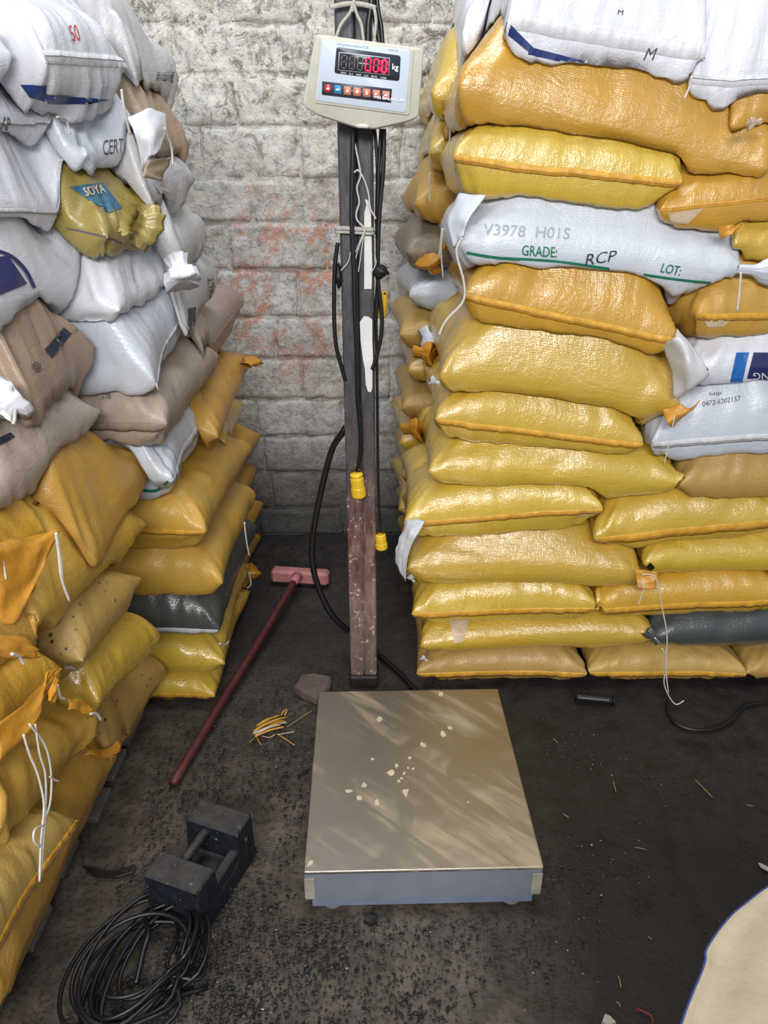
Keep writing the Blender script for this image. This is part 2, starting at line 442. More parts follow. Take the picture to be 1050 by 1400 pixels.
for r in range(len(zrow)-1):
    z0, z1 = zrow[r]+.0042, zrow[r+1]-.0042
    x = joff[r]-BL*4
    while x < 1.9:
        jl = random.uniform(-.008, .008); x0, x1 = x+.0042, x+BL-.0042+jl; x += BL
        if x1 > 1.75: continue
        vis = -1.0 < x0 < .55
        nx, nz = (30, 14) if vis else (6, 4)
        rough = .004+.006*np.clip((z1-1.2)/.4, 0, 1)
        s = np.linspace(-1, 1, nx+1); q = np.linspace(-1, 1, nz+1)
        S, Q = np.meshgrid(s, q, indexing='ij')
        xx = (x0+x1)/2+S*(x1-x0)/2; zz = (z0+z1)/2+Q*(z1-z0)/2
        e = np.minimum((1-abs(S))*(x1-x0)/2, (1-abs(Q))*(z1-z0)/2)
        pro = .008*np.clip(e/.007, 0, 1)**.5+random.uniform(-.004, .003)
        seed = random.randint(0, 9999)
        dy = fbm(xx, zz, seed, 14, 4)*rough+fbm(xx, zz, seed+9, 5, 2)*.004
        xx = xx+(e < .001)*fbm(zz, xx, seed+5, 20, 2)*.006; zz = zz+(e < .001)*fbm(xx, zz, seed+7, 20, 2)*.006
        yy = WY+.005-pro-dy*np.clip(e/.01, .15, 1)
        V = np.stack([xx, yy, zz], -1).reshape(-1, 3)
        ii = np.arange((nx+1)*(nz+1)).reshape(nx+1, nz+1)
        Fq = np.stack([ii[:-1, :-1], ii[1:, :-1], ii[1:, 1:], ii[:-1, 1:]], -1).reshape(-1, 4).tolist()
        # rim going back into the wall
        rim = list(ii[:, 0])+list(ii[-1, 1:])+list(ii[-2::-1, -1])+list(ii[0, -2:0:-1])
        n0 = len(V); back = V[rim].copy(); back[:, 1] = WY+.018; V = np.concatenate([V, back]); m = len(rim)
        for k in range(m): Fq.append((int(rim[k]), n0+k, n0+(k+1) % m, int(rim[(k+1) % m])))
        mk('block', V, Fq, WALLM, wall)

# ------------------------------------------------------------------ sacks
HR = .0125; HX0, HY0 = -1.9, .2
HF = np.zeros((int(3.9/HR), int(3.0/HR)))
def hget(x, y):
    a = np.clip((x-HX0)/HR, 0, HF.shape[0]-1.001); b = np.clip((y-HY0)/HR, 0, HF.shape[1]-1.001)
    i = a.astype(int); j = b.astype(int); fa = a-i; fb = b-j
    return (HF[i, j]*(1-fa)+HF[i+1, j]*fa)*(1-fb)+(HF[i, j+1]*(1-fa)+HF[i+1, j+1]*fa)*fb
def hput(G):
    a, b = G.shape[:2]; k = 3
    u = np.linspace(0, a-1, a*k); v = np.linspace(0, b-1, b*k)
    i = np.minimum(u.astype(int), a-2); j = np.minimum(v.astype(int), b-2)
    fu = (u-i)[:, None, None]; fv = (v-j)[None, :, None]
    g = (G[i][:, j]*(1-fu)+G[i+1][:, j]*fu)*(1-fv)+(G[i][:, j+1]*(1-fu)+G[i+1][:, j+1]*fu)*fv
    x = ((g[..., 0]-HX0)/HR).round().astype(int).ravel(); y = ((g[..., 1]-HY0)/HR).round().astype(int).ravel()
    z = g[..., 2].ravel(); ok = (x >= 0) & (x < HF.shape[0]) & (y >= 0) & (y < HF.shape[1])
    np.maximum.at(HF, (x[ok], y[ok]), z[ok])
def blur(A, n=2):
    for _ in range(n):
        B = np.pad(A, 1, mode='edge')
        A = (B[1:-1, 1:-1]*2+B[:-2, 1:-1]+B[2:, 1:-1]+B[1:-1, :-2]+B[1:-1, 2:])/6
    return A

class Sack: pass
SACKS = []; BYKEY = {}
def sack(key, label, A, B, E, T, mat, end='ab', rise=0.0, kind='pillow', hem=None, group=None, dz=0.0, yaw=0.0,
         ps=None, pt=None, wr=1.0, res=1.0, name='sack', split=.55, flop=0.0, stitch=None):
    s = Sack(); s.__dict__.update(locals()); SACKS.append(s); BYKEY[key] = s; return s

NSEED = [100]
def build_sack(s):
    if s.mat in (WHT, WHG, GRW, TAU, TAN, OLV): s.wr = max(s.wr, 1.0)*1.55
    A = np.array(C(*s.A)); B = np.array(C(*s.B)); A[2] += s.dz; B[2] += s.dz
    u = B-A; W = np.linalg.norm(u); uh = u/W
    e = np.array((-u[1], u[0], 0)); e /= np.linalg.norm(e)
    c, q = math.cos(s.yaw), math.sin(s.yaw); e = np.array((e[0]*c-e[1]*q, e[0]*q+e[1]*c, 0))
    ev = e*s.E+np.array((0, 0, s.rise)); L = np.linalg.norm(ev); eh = ev/L
    n = np.cross(uh, eh); n /= np.linalg.norm(n)
    if n[2] < 0: n = -n
    ctr = A+u/2+ev/2
    nu = max(16, int(52*s.res)); nv = max(14, int(46*s.res))
    # half the points crowd the rims, where the cloth turns
    a = np.linspace(-1, 1, nu); b = np.linspace(-1, 1, nv)
    a = .45*a+.55*np.sin(a*math.pi/2); b = .45*b+.55*np.sin(b*math.pi/2)
    S, Tt = np.meshgrid(a, b, indexing='ij')
    seam, tubp = (6.5, .46), (3.6, .5)
    if s.kind == 'box': seam, tubp = (9, .45), (5, .5)
    if s.kind == 'tip': seam, tubp = (2.3, .72), (2.6, .55)
    if s.kind == 'soft': seam, tubp = (3, .55), (2.4, .55)
    (p1, q1), (p2, q2) = (tubp, seam) if s.end == 'ab' else (seam, tubp)
    aS = np.clip(1-abs(S)**p1, 0, 1)**q1; aT = np.clip(1-abs(Tt)**p2, 0, 1)**q2
    prof = aS*aT
    if s.end == 'ab': x = S*(1-.05*(1-Tt**2)*(1-.6*(s.kind == 'box'))); y = Tt*(1-.045*(1-S**2))
    else: x = S*(1-.045*(1-Tt**2)); y = Tt*(1-.05*(1-S**2))
    NSEED[0] += 20; sd = NSEED[0]
    X_ = x*W/2; Y_ = y*L/2
    X_ = X_+vnoise2(Y_, X_*.2, sd, 7)*.006*s.wr; Y_ = Y_+vnoise2(X_, Y_*.2, sd+1, 7)*.006*s.wr
    lump = fbm(X_, Y_, sd+2, 5, 3)
    T = s.T
    top = prof*T*s.split*(1+.10*lump); bot = -prof*T*(1-s.split)*(1+.08*fbm(X_, Y_, sd+5, 5, 2))
    # long soft creases running off obliquely
    r = np.random.default_rng(sd)
    def creases(seed):
        out = 0
        for k in range(2):
            th = r.uniform(-.6, .6)+(math.pi/2 if s.end == 'ab' else 0)*(k == 0)
            cx, cy = math.cos(th), math.sin(th)
            p = X_*cx+Y_*cy; g = -X_*cy+Y_*cx
            m = vnoise2(p, g, seed+k*3, 1)*0+1-abs(vnoise2(p*3.2, g*17, seed+k*3, 1))
            out = out-np.clip(m-.80, 0, 1)/.2*np.clip(vnoise2(p, g, seed+k*3+1, 6)*1.5+.2, 0, 1)
        return out
    cr_t = creases(sd+7); cr_b = creases(sd+11)
    # pleats fanning from the sewn ends
    def pleat(seed):
        d = (1-abs(Tt))*L/2 if s.end == 'ab' else (1-abs(S))*W/2
        along = X_ if s.end == 'ab' else Y_
        half = W/2 if s.end == 'ab' else L/2
        ph = along*(1+.5*d/.1)
        w1 = vnoise2(ph, d*.15, seed, 38)+.6*vnoise2(ph, d*.2, seed+1, 75)
        cf = np.clip(abs(along)/half, 0, 1)**3
        amp = np.exp(-d/(.055+.10*cf))*(.55+.9*cf)
        return w1*amp*np.clip(d/.008, 0, 1)
    pl_t = pleat(sd+13); pl_b = pleat(sd+15)
    def world(Z): return ctr+X_[..., None]*uh+Y_[..., None]*eh+Z[..., None]*n
    Gt, Gb = world(top), world(bot)
    # settle on what lies below
    H = hget(Gb[..., 0], Gb[..., 1])
    pen = H+.006-Gb[..., 2]
    lim = max(.09, .8*T)
    push = np.where(pen > 0, np.where(pen < lim, pen, np.clip(lim*2-pen, 0, None)), 0)
    wgt = np.clip((1-abs(S)**4)*(1-abs(Tt)**4), 0, 1)
    sag = np.where((pen < 0) & (pen > -.10), pen*.85, 0)*wgt**.7
    d = blur(push+sag, 2); d = np.where(pen > 0, np.maximum(d, push), d)
    Gb[..., 2] += d
    tp = blur(np.maximum(d, 0), 3)*.75
    rim = (abs(S) > .999) | (abs(Tt) > .999)
    Gt[..., 2] += np.where(rim, 0, tp)
    low = Gb[..., 2]+.02*prof
    Gt[..., 2] = np.maximum(Gt[..., 2], low)
    Gt[rim] = Gb[rim]
    # keep inside the wall
    for G in (Gt, Gb): G[..., 1] = np.minimum(G[..., 1], WY-.022)
    def nrm(G):
        du = np.gradient(G, axis=0); dv = np.gradient(G, axis=1); N = np.cross(du, dv)
        return N/(np.linalg.norm(N, axis=2, keepdims=True)+1e-9)
    sg = np.sign((nrm(Gt)[nu//2, nv//2]*n).sum())
    am = .006*s.wr
    Nt = nrm(Gt)*sg; Nb = -nrm(Gb)*sg; inn = np.where(rim, 0, 1)[..., None]
    Gt = Gt+Nt*inn*((pl_t*am+cr_t*.007*s.wr)*np.clip(prof*3, 0, 1))[..., None]
    Gb = Gb+Nb*inn*((pl_b*am)*np.clip(prof*3, 0, 1))[..., None]
    H2 = hget(Gb[..., 0], Gb[..., 1])+.005
    Gb[..., 2] = np.where((pen < lim) & (H2 > Gb[..., 2]), H2, Gb[..., 2])
    Gt[rim] = Gb[rim]; Gt[..., 2] = np.maximum(Gt[..., 2], Gb[..., 2])
    Gb[..., 2] = np.maximum(Gb[..., 2], .002)
    hput(Gt)
    s.Gt, s.Gb, s.Nt, s.Nb = Gt, Gb, Nt, Nb; s.W, s.L, s.uh, s.eh, s.n = W, L, uh, eh, n
    # mesh
    it = np.arange(nu*nv).reshape(nu, nv); ib = it.copy(); inner = ~rim
    k = nu*nv+np.arange(inner.sum()); ib[inner] = k
    V = np.concatenate([Gt.reshape(-1, 3), Gb[inner]])
    qt = np.stack([it[:-1, :-1], it[1:, :-1], it[1:, 1:], it[:-1, 1:]], -1).reshape(-1, 4)
    qb = np.stack([ib[:-1, :-1], ib[:-1, 1:], ib[1:, 1:], ib[1:, :-1]], -1).reshape(-1, 4)
    if sg < 0: qt, qb = qt[:, ::-1], qb[:, ::-1]
    Fq = np.concatenate([qt, qb])
    s.V, s.F = V, Fq; s.bvh = None
    o = mk(s.name, V, Fq, s.mat, None, origin=tuple(ctr-np.array((0, 0, T*.45))), label=s.label, cat='sack', group=s.group)
    uvl = o.data.uv_layers.new(name='UVMap')
    UV = np.concatenate([np.stack([X_, Y_+top], -1).reshape(-1, 2), np.stack([X_, Y_-top*1.0+.0], -1)[inner]])
    if s.end != 'ab': UV = UV[:, ::-1]
    uvl.data.foreach_set('uv', (UV+sd*.37)[Fq.ravel()].ravel().astype(np.float32))
    s.o = o
    if s.hem: add_hem(s, **({'side': s.hem} if isinstance(s.hem, str) else s.hem))
    return o

def edge_rings(s, side):
    """vertex rings walking away from the edge on the bottom (or top) sheet"""
    if side == 'ab': return lambda G, k: G[:, k]
    if side == 'far': return lambda G, k: G[:, -1-k]
    if side == 'A': return lambda G, k: G[k, :]
    if side == 'B': return lambda G, k: G[-1-k, :]
def add_hem(s, side='ab', wd=.016, mat=None, top=False, st=True, lo=.03, hi=.97):
    f = edge_rings(s, side); G = s.Gt if top else s.Gb; N = s.Nt if top else s.Nb
    m = f(G, 0).shape[0]
    # outward direction of this edge
    outd = {'ab': -s.eh, 'far': s.eh, 'A': -s.uh, 'B': s.uh}[side]
    rings = np.array([f(G, k) for k in range(9)])
    arc = np.concatenate([[np.zeros(m)], np.cumsum(np.linalg.norm(np.diff(rings, axis=0), axis=2), axis=0)])
    def at(dist):
        out = np.zeros((m, 3))
        for j in range(m):
            for c in range(3): out[j, c] = np.interp(dist, arc[:, j], rings[:, j, c])
        return out
    p0 = rings[0]; p1 = at(wd*.5); p2 = at(wd)
    j0, j1 = int(m*lo), int(math.ceil(m*hi))
    d = outd+(-.5 if not top else .5)*s.n; d /= np.linalg.norm(d)
    def sub(p): 
        q = p[j0:j1]; t = np.linspace(0, len(q)-1, len(q)*2-1); i = np.minimum(t.astype(int), len(q)-2); w_ = (t-i)[:, None]
        return q[i]*(1-w_)+q[i+1]*w_
    a, b, c = sub(p0), sub(p1), sub(p2)
    wv = (vnoise2(np.arange(len(a))*.6, 0*np.arange(len(a)), 77+len(SACKS), 1)*.0015)[:, None]
    up = s.n*(1 if not top else -1)
    rows = [a+up*.002, a+d*(.0022+wv)+up*.001, b+d*(.0026+wv), c+d*(.0024+wv), c-d*.003]
    K = len(rows); n_ = len(a); V = np.concatenate(rows); F = []
    for r in range(K-1):
        for j in range(n_-1): F.append((r*n_+j, r*n_+j+1, (r+1)*n_+j+1, (r+1)*n_+j))
    hm = mat or (HEMY if s.mat in (YEL, GOLD, MUST, OCH, OCHS, OLV, BRN) else HEMT if s.mat in (TAU, TAN) else HEMW)
    fixn(mk('hem', V, F, hm, s.o))
    if st:  # thread of stitches, one joined row
        parts = []; tot = b+d*(.0044+wv)
        step = 1 if s.L < 2 else 2
        for j in range(0, n_-1, step):
            p, q = tot[j], tot[j]*.35+tot[j+1]*.65
            parts.append(tube_vf([p, q], .0008, 4))
        V, F = join_vf(parts)
        mk('stitching', V, F, STITCHD if hm is HEMW else STITCH, s.o, kind='stuff')

def hit(s, px, py):
    if s.bvh is None: s.bvh = BVHTree.FromPolygons([tuple(v) for v in s.V], [tuple(int(i) for i in f) for f in s.F])
    r = ray(px, py); r = r/np.linalg.norm(r)
    h = s.bvh.ray_cast(Vector(CAM), Vector(r))
    if h[0] is None: return None
    n = np.array(h[1]); n = n if np.dot(n, r) < 0 else -n
    return np.array(h[0])+n*.0022
def warp(q, u, v):
    TL, TR, BR, BL_ = [np.array(p, float) for p in q]
    return (TL*(1-u)+TR*u)*v+(BL_*(1-u)+BR*u)*(1-v)
def subdiv(uvp, F, q, lim=3.5):
    pts = [tuple(p) for p in uvp]; px = [warp(q, u, v) for u, v in pts]; F = [tuple(f) for f in F]
    tri = []
    for f in F:
        if len(f) == 4 and max(np.linalg.norm(px[f[i]]-px[f[i-1]]) for i in range(4)) <= lim*4: tri.append(f); continue
        for k in range(1, len(f)-1): tri.append((f[0], f[k], f[k+1]))
    mid = {}
    def m(a, b):
        k = (min(a, b), max(a, b))
        if k not in mid:
            mid[k] = len(pts); pts.append(((pts[a][0]+pts[b][0])/2, (pts[a][1]+pts[b][1])/2)); px.append(warp(q, *pts[-1]))
        return mid[k]
    for _ in range(3):
        out = []; ch = False
        for f in tri:
            if len(f) == 4 or max(np.linalg.norm(px[f[i]]-px[f[i-1]]) for i in range(3)) <= lim: out.append(f); continue
            a, b, c = f; ab, bc, ca = m(a, b), m(b, c), m(c, a); ch = True
            out += [(a, ab, ca), (ab, b, bc), (ca, bc, c), (ab, bc, ca)]
        tri = out
        if not ch: break
    return pts, tri
def printed(s, name, uvp, F, q, mat, label=None):
    if name == 'lettering': uvp, F = subdiv(uvp, F, q)
    pts = [hit(s, *warp(q, u, v)) for u, v in uvp]
    keep = [f for f in F if all(pts[i] is not None for i in f)]
    # drop faces stretched over a fold
    keep = [f for f in keep if max(np.linalg.norm(pts[f[i]]-pts[f[i-1]]) for i in range(len(f))) < .12]
    if not keep: return
    used = sorted({i for f in keep for i in f}); mp = {i: k for k, i in enumerate(used)}
    return mk(name, [pts[i] for i in used], [tuple(mp[i] for i in f) for f in keep], mat, s.o, label=label, smooth=False)
def patch(s, name, q, mat, label=None, nx=10, ny=8):
    uvp = [(i/nx, j/ny) for i in range(nx+1) for j in range(ny+1)]
    F = [(i*(ny+1)+j, (i+1)*(ny+1)+j, (i+1)*(ny+1)+j+1, i*(ny+1)+j+1) for i in range(nx) for j in range(ny)]
    return printed(s, name, uvp, F, q, mat, label)
def lettering(s, body, q, mat, label=None, bold=0.0, ital=0.0):
    V, F = text_mesh(body, bold, ital)
    return printed(s, 'lettering', [tuple(v) for v in V], F, q, mat, label or f'printed text {body}')
def line_on(s, name, pxs, wd, mat, label=None):
    """a drawn or printed line following photo points on the sack"""
    pp = smooth_path([np.array((a, b, 0)) for a, b in pxs], 5)
    uv = []; F = []
    for i, p in enumerate(pp):
        t = pp[min(i+1, len(pp)-1)]-pp[max(i-1, 0)]; t = t/np.linalg.norm(t); nn = np.array((-t[1], t[0]))
        uv += [tuple(p[:2]+nn*wd/2), tuple(p[:2]-nn*wd/2)]
        if i: F.append((2*i-2, 2*i, 2*i+1, 2*i-1))
    pts = [hit(s, *q) for q in uv]; keep = [f for f in F if all(pts[i] is not None for i in f)]
    if not keep: return
    used = sorted({i for f in keep for i in f}); mp = {i: k for k, i in enumerate(used)}
    return mk(name, [pts[i] for i in used], [tuple(mp[i] for i in f) for f in keep], mat, s.o, label=label, smooth=False)
def string(s, pts, k, r=.0018, mat=None, n=6):
    """string tied to a sack; photo points on plane k"""
    P3 = [np.array(C(*(p if len(p) == 3 else (*p, k)))) for p in pts]
    return tube('string', P3, r, mat or STRING, s.o, n=n, seg=5)
def flap(s, name, rows, mat, label=None, th=.003):
    R = [[np.array(C(*p)) for p in r] for r in rows]
    return sheet(name, R, th, mat, s.o, label=label)

def ear(s, base, tip, k, r0, r1, mat, lab=None, name='gathered_neck', squash=.55):
    """gathered, pleated neck of a tied bag"""
    b = np.array(C(*base, k) if len(base) == 2 else C(*base)); t = np.array(C(*tip, k) if len(tip) == 2 else C(*tip))
    ax = t-b; L = np.linalg.norm(ax); ax /= L; x = np.cross(ax, (0.2, .9, .3)); x /= np.linalg.norm(x); y = np.cross(ax, x)
    V = []; F = []; nr, ns = 8, 28
    for i in range(nr+1):
        f = i/nr; rr = r0*(1-f)+r1*f; rr = rr*(.55+.45*abs(2*f-.7)) if f < .6 else rr
        for j in range(ns):
            a = 2*math.pi*j/ns; w_ = 1+.10*math.sin(a*9+f*1.5)+.07*math.sin(a*13+1)+.12*math.sin(a*2+r0*90)
            V.append(b+ax*L*(f+.06*math.sin(a*3)*f)+x*math.cos(a)*rr*w_+y*math.sin(a)*rr*squash*w_)
        if i:
            o = (i-1)*ns
            for j in range(ns): F.append((o+j, o+(j+1) % ns, o+ns+(j+1) % ns, o+ns+j))
    V.append(b+ax*L*.8); c = len(V)-1; o = nr*ns
    for j in range(ns): F.append((o+j, o+(j+1) % ns, c))
    return mk(name, V, F, mat, s.o, label=lab)

_C0 = C
def C(*p):
    if p[-1] == 'W': return np.array(p[:3], float)
    return _C0(*p)
GR = 'sacks stacked on the right'; GL = 'sacks stacked on the left'
GB = 'sack ends at the back of the right stack'; GT = 'sacks at the wall end of the left stack'
Y0 = 'Y1.93'
def R(key, lab, a, b, T, mat, lat=False, **kw):
    kw.setdefault('E', .53); kw.setdefault('group', GR)
    return sack(key, lab, (*a, Y0), (*b, Y0), kw.pop('E'), T, mat, end='side' if lat else 'ab', **kw)
HB = dict(side='ab')
# front column of the right-hand stack, from the floor up
R('L0', 'dusty yellow sack on the floor right behind the metal platform', (568, 921), (802, 921), .125, OCH, hem=dict(side='ab', wd=.02))
R('L1', 'yellow sack with a clear tape scrap on top, second from floor in front column', (574, 884), (898, 872), .14, YEL, True)
R('L2', 'short yellow sack with an orange hem, third from floor beside the post foot', (562, 840), (822, 832), .155, YEL, hem=dict(side='ab', wd=.02), split=.6)
R('L3', 'long glossy yellow sack, fourth from floor, under the torn white wrap', (556, 778), (882, 792), .19, YEL, True, wr=.9)
R('L4', 'yellow sack with torn white wrap hanging off its left corner', (552, 716), (828, 696), .165, YEL, hem=HB, split=.6)
R('L5', 'long yellow sack creased across its middle, sixth from floor in front column', (583, 645), (932, 662), .18, YEL, True, wr=1.4)
R('L6', 'yellow sack with an orange seam dipping to the right, seventh from floor', (594, 572), (880, 608), .18, YEL, hem=HB, split=.6)
R('L7', 'large yellow sack with a folded orange flap at its right end', (600, 515), (930, 558), .23, YEL, True, rise=.06)
R('L8', 'golden sack under the white sack printed GRADE', (634, 402), (928, 464), .2, GOLD, hem=HB, split=.58)
R('L9', 'white sack printed GRADE and LOT with a green line', (617, 328), (1014, 368), .2, WHG, True, kind='pillow')
R('L10', 'pointed yellow sack lying on top of the white GRADE sack', (618, 212), (938, 248), .21, YEL, hem=HB, split=.52)
R('L11', 'biggest golden sack, under the white sack marked M', (625, 112), (1056, 232), .27, GOLD, True, wr=1.2)
R('LM', 'white boxy sack marked M on top of the right-hand stack', (692, 38), (966, 82), .24, WHT, kind='box', hem=dict(side='ab', top=True, wd=.03, st=False), split=.6)
# second column, towards the right edge
R('C0', 'dusty yellow sack on the floor below the dark grey sack', (804, 921), (1022, 921), .12, OCH, hem=dict(side='ab', wd=.02))
R('C0b', 'yellow sack corner on the floor at the right edge of the photo', (1022, 921), (1240, 921), .12, OCH)
R('C1', 'dark grey sack near the floor in the right-hand stack', (893, 874), (1260, 858), .15, DRK, True)
R('C2', 'yellow sack with a broad orange stripe lying on the dark grey sack', (815, 833), (1085, 820), .155, GOLD, hem=dict(side='ab', wd=.022), split=.6)
R('C3', 'yellow sack with a small dark hole at its left end and string below it', (880, 772), (1250, 764), .16, YEL, True)
R('C4', 'yellow sack with a wide orange band, below the dusty tan-yellow sack at the right edge', (812, 737), (1085, 708), .165, YEL, hem=dict(side='ab', wd=.026), split=.62)
R('C5', 'dusty tan-yellow sack below the white sack printed with a phone number', (930, 664), (1200, 664), .16, OCH)
R('C6', 'white sack printed with the number 0472-6202157', (892, 606), (1165, 584), .24, WHG, hem=dict(side='ab', wd=.018), split=.62)
R('C7', 'white sack with blue panels and upside-down lettering, its crumpled end folded left', (950, 507), (1300, 492), .19, WHT, True)
R('C8', 'mustard sack with a pale torn corner under the knotted white sack end', (955, 430), (1215, 424), .2, MUST, hem=HB, split=.55, yaw=.25)
R('C9', 'golden tied sack with a folded orange neck at the right edge', (1004, 334), (1240, 330), .14, YEL, True)
R('C10', 'golden sack with a pale taped corner, right of the pointed yellow sack', (903, 288), (1165, 262), .16, GOLD, hem=dict(side='ab', top=True, wd=.006), split=.5)
R('C11', 'golden sack end at the right edge under the plain white sack', (1000, 172), (1250, 170), .17, GOLD, True)
R('C12', 'plain white sack in the top right corner with a string at its left tip', (943, 112), (1190, 130), .26, WHT, hem=dict(side='ab', wd=.016, top=True), split=.66)
# upper sack behind the one marked M
sack('LX', 'white sack with a blue print behind the sack marked M', (632, 45, 'Y2.3'), (760, 60, 'Y2.3'), .5, .2, WHT, 'side', group=GR)
# back row against the wall, only the tips show
for key, px, py, T, mat, lab in [
    ('B1', 589, 128, .20, YEL, 'yellow sack tip beside the weighing indicator, topmost of the back row'),
    ('B2', 588, 208, .18, YEL, 'yellow sack tip second from top in the back row, beside the pointed yellow sack'),
    ('B3', 566, 280, .17, MUST, 'mustard sack tip jutting left behind the white GRADE sack'),
    ('B4', 553, 345, .16, BRN, 'grey-brown rounded sack end at the wall, in line with the golden sack'),
    ('B6', 558, 405, .15, WHG, 'white sack end hanging against the wall below the grey-brown one'),
    ('B7', 545, 458, .15, OCH, 'dusty ochre sack tip at the wall below the white sack end'),
    ('B8', 557, 508, .15, YEL, 'yellow sack end with an orange fold, beside the large flapped sack'),
    ('B9', 550, 558, .14, OCH, 'dusty sack end at the wall level with the yellow sack seventh from floor'),
    ('B10', 546, 606, .14, YEL, 'yellow sack end with an orange lip at the wall, right of the post'),
    ('B11', 549, 652, .13, OCH, 'dusty yellow sack end at the wall above the torn white wrap'),
    ('B12', 545, 698, .13, YEL, 'yellow sack end at the wall level with the torn wrap sack'),
    ('B13', 552, 742, .12, YEL, 'yellow sack end at the wall, second from the floor'),
    ('B14', 556, 786, .12, OCH, 'dusty yellow sack end at the wall, lowest of the back row')]:
    a = P(px, py, 'Y', 2.47)
    sack(key, lab, (*a, 'W'), (a[0]+.6, 2.50, a[2]+random.uniform(-.01, .01), 'W'), .5, T, mat, 'side', group=GB, res=.75)

# left-hand stack, far column: edge A near the camera, B towards the wall, body to the left
def Lf(key, lab, a, b, E, T, mat, near=True, **kw):
    kw.setdefault('group', GL)
    return sack(key, lab, a, b, E, T, mat, end='side' if near else 'ab', **kw)
Lf('F1', 'yellow sack on the floor at the broom handle, lowest of the left stack', (-.505, 1.83, .05, 'W'), (-.5, 2.45, .05, 'W'), .55, .11, YEL, hem=dict(side='A', wd=.018, lo=.02))
Lf('F2', 'glossy yellow sack with a pale corner knot, second from floor by the broom handle', (-.475, 1.85, .15, 'W'), (-.49, 2.45, .16, 'W'), .6, .14, YEL)
Lf('F3', 'dark grey sack with a white hemmed end in the left stack', (-.475, 1.86, .262, 'W'), (-.46, 2.50, .29, 'W'), .58, .17, DRK, hem=dict(side='A', wd=.022), split=.72)
Lf('F4', 'yellow sack lying directly on the dark grey sack', (-.455, 1.86, .425, 'W'), (-.455, 2.50, .42, 'W'), .6, .18, MUST, split=.55)
Lf('F5', 'yellow sack with a tied right-hand corner, under the white sack printed in green', (-.48, 1.83, .60, 'W'), (-.46, 2.50, .60, 'W'), .62, .19, MUST, hem=dict(side='A', wd=.014), split=.6)
Lf('F6', 'white sack with green print and a double-sewn edge', (234, 656, 'X-.53'), (281, 560, 'X-.53'), .62, .18, WHG, False, hem=dict(side='ab', wd=.03), split=.55)
Lf('T1', 'yellow sack with an orange corner reaching the painted wall, under the taupe sacks', (300, 598, 'X-.47'), (345, 494, 'X-.47'), .5, .16, MUST)
Lf('T1b', 'small yellow sack end below the orange-cornered sack at the wall', (312, 618, 'Y2.32'), (334, 552, 'Y2.85'), .4, .12, YEL)
for key, a, b, mat, lab in [
    ('T2', (318, 662, 'Y2.52'), (356, 594, 'Y2.97'), MUST, 'yellow sack with a tip string, topmost of four at the wall end'),
    ('T3', (326, 712, 'Y2.52'), (352, 642, 'Y2.97'), MUST, 'yellow sack second from top of four at the wall end'),
    ('T4', (332, 762, 'Y2.52'), (362, 688, 'Y2.97'), MUST, 'yellow sack third from top of four at the wall end, reaching furthest right'),
    ('T5', (330, 808, 'Y2.52'), (358, 733, 'Y2.97'), YEL, 'yellow sack with a curled orange end, beside the broom head'),
    ('T6', (324, 850, 'Y2.52'), (350, 776, 'Y2.97'), OCH, 'dusty yellow sack on the floor at the wall end of the left stack')]:
    Lf(key, lab, a, b, .5, .14, mat, group=GT, res=.8)
Lf('F7', 'boxy taupe sack directly above the white sack printed in green', (-.515, 1.70, .945, 'W'), (-.49, 2.25, .98, 'W'), .5, .155, TAU, kind='box', split=.5, hem=dict(side='A', wd=.02, st=False))
Lf('F7b', 'taupe sack with a dark seam running back to the wall', (-.50, 2.12, 1.0, 'W'), (-.49, 2.75, 1.06, 'W'), .5, .16, TAU, kind='box', hem=dict(side='ab', wd=.01, st=True, lo=.3))
Lf('F8', 'plump white sack with a stitched right edge ending in a thread', (214, 526, 'X-.52'), (258, 414, 'X-.52'), .6, .21, WHG, False, hem=dict(side='ab', wd=.008), split=.6)
Lf('F9', 'grey-white sack with a black label beside the wall', (258, 455, 'X-.5'), (299, 370, 'X-.5'), .5, .18, GRW, kind='box')
Lf('F10', 'plain white rolled sack above the plump stitched one', (158, 425, 'X-.58'), (246, 372, 'X-.52'), .5, .18, WHT, kind='soft', wr=1.3)
Lf('F11', 'grey-white sack with a knotted white neck next to the wall', (243, 362, 'X-.5'), (284, 318, 'X-.49'), .5, .17, GRW, kind='box')
Lf('F12', 'olive-gold sack with a steel-blue print and gathered neck', (150, 325, 'X-.57'), (221, 300, 'X-.53'), .5, .2, OLV, kind='soft', wr=1.8)
Lf('F13', 'grey-white sack with a grey band below the tan sack', (212, 280, 'X-.52'), (266, 245, 'X-.49'), .5, .17, GRW, kind='box')
Lf('F14', 'white sack with black stamped letters and a silvery open flap', (120, 212, 'X-.6'), (198, 200, 'X-.55'), .5, .2, WHG, kind='soft', wr=1.3)
Lf('F15', 'tan brown sack against the wall near the top of the left stack', (214, 212, 'X-.52'), (259, 196, 'X-.5'), .5, .17, TAN, kind='box')
Lf('F16', 'grey-white sack at the wall, top of the left stack', (192, 118, 'X-.54'), (245, 106, 'X-.52'), .5, .19, GRW, kind='box')
Lf('F17', 'big white sack with a dark blue underside, top left of the photo', (66, 86, 'X-.6'), (180, 92, 'X-.54'), .55, .18, WHT, False, kind='box', hem=dict(side='ab', wd=.02, top=True), split=.6, wr=1.5)
Lf('F18', 'white sack tip at the left edge beside the big blue-bottomed sack', (-90, 92, 'X-.70'), (18, 74, 'X-.66'), .4, .14, WHT)
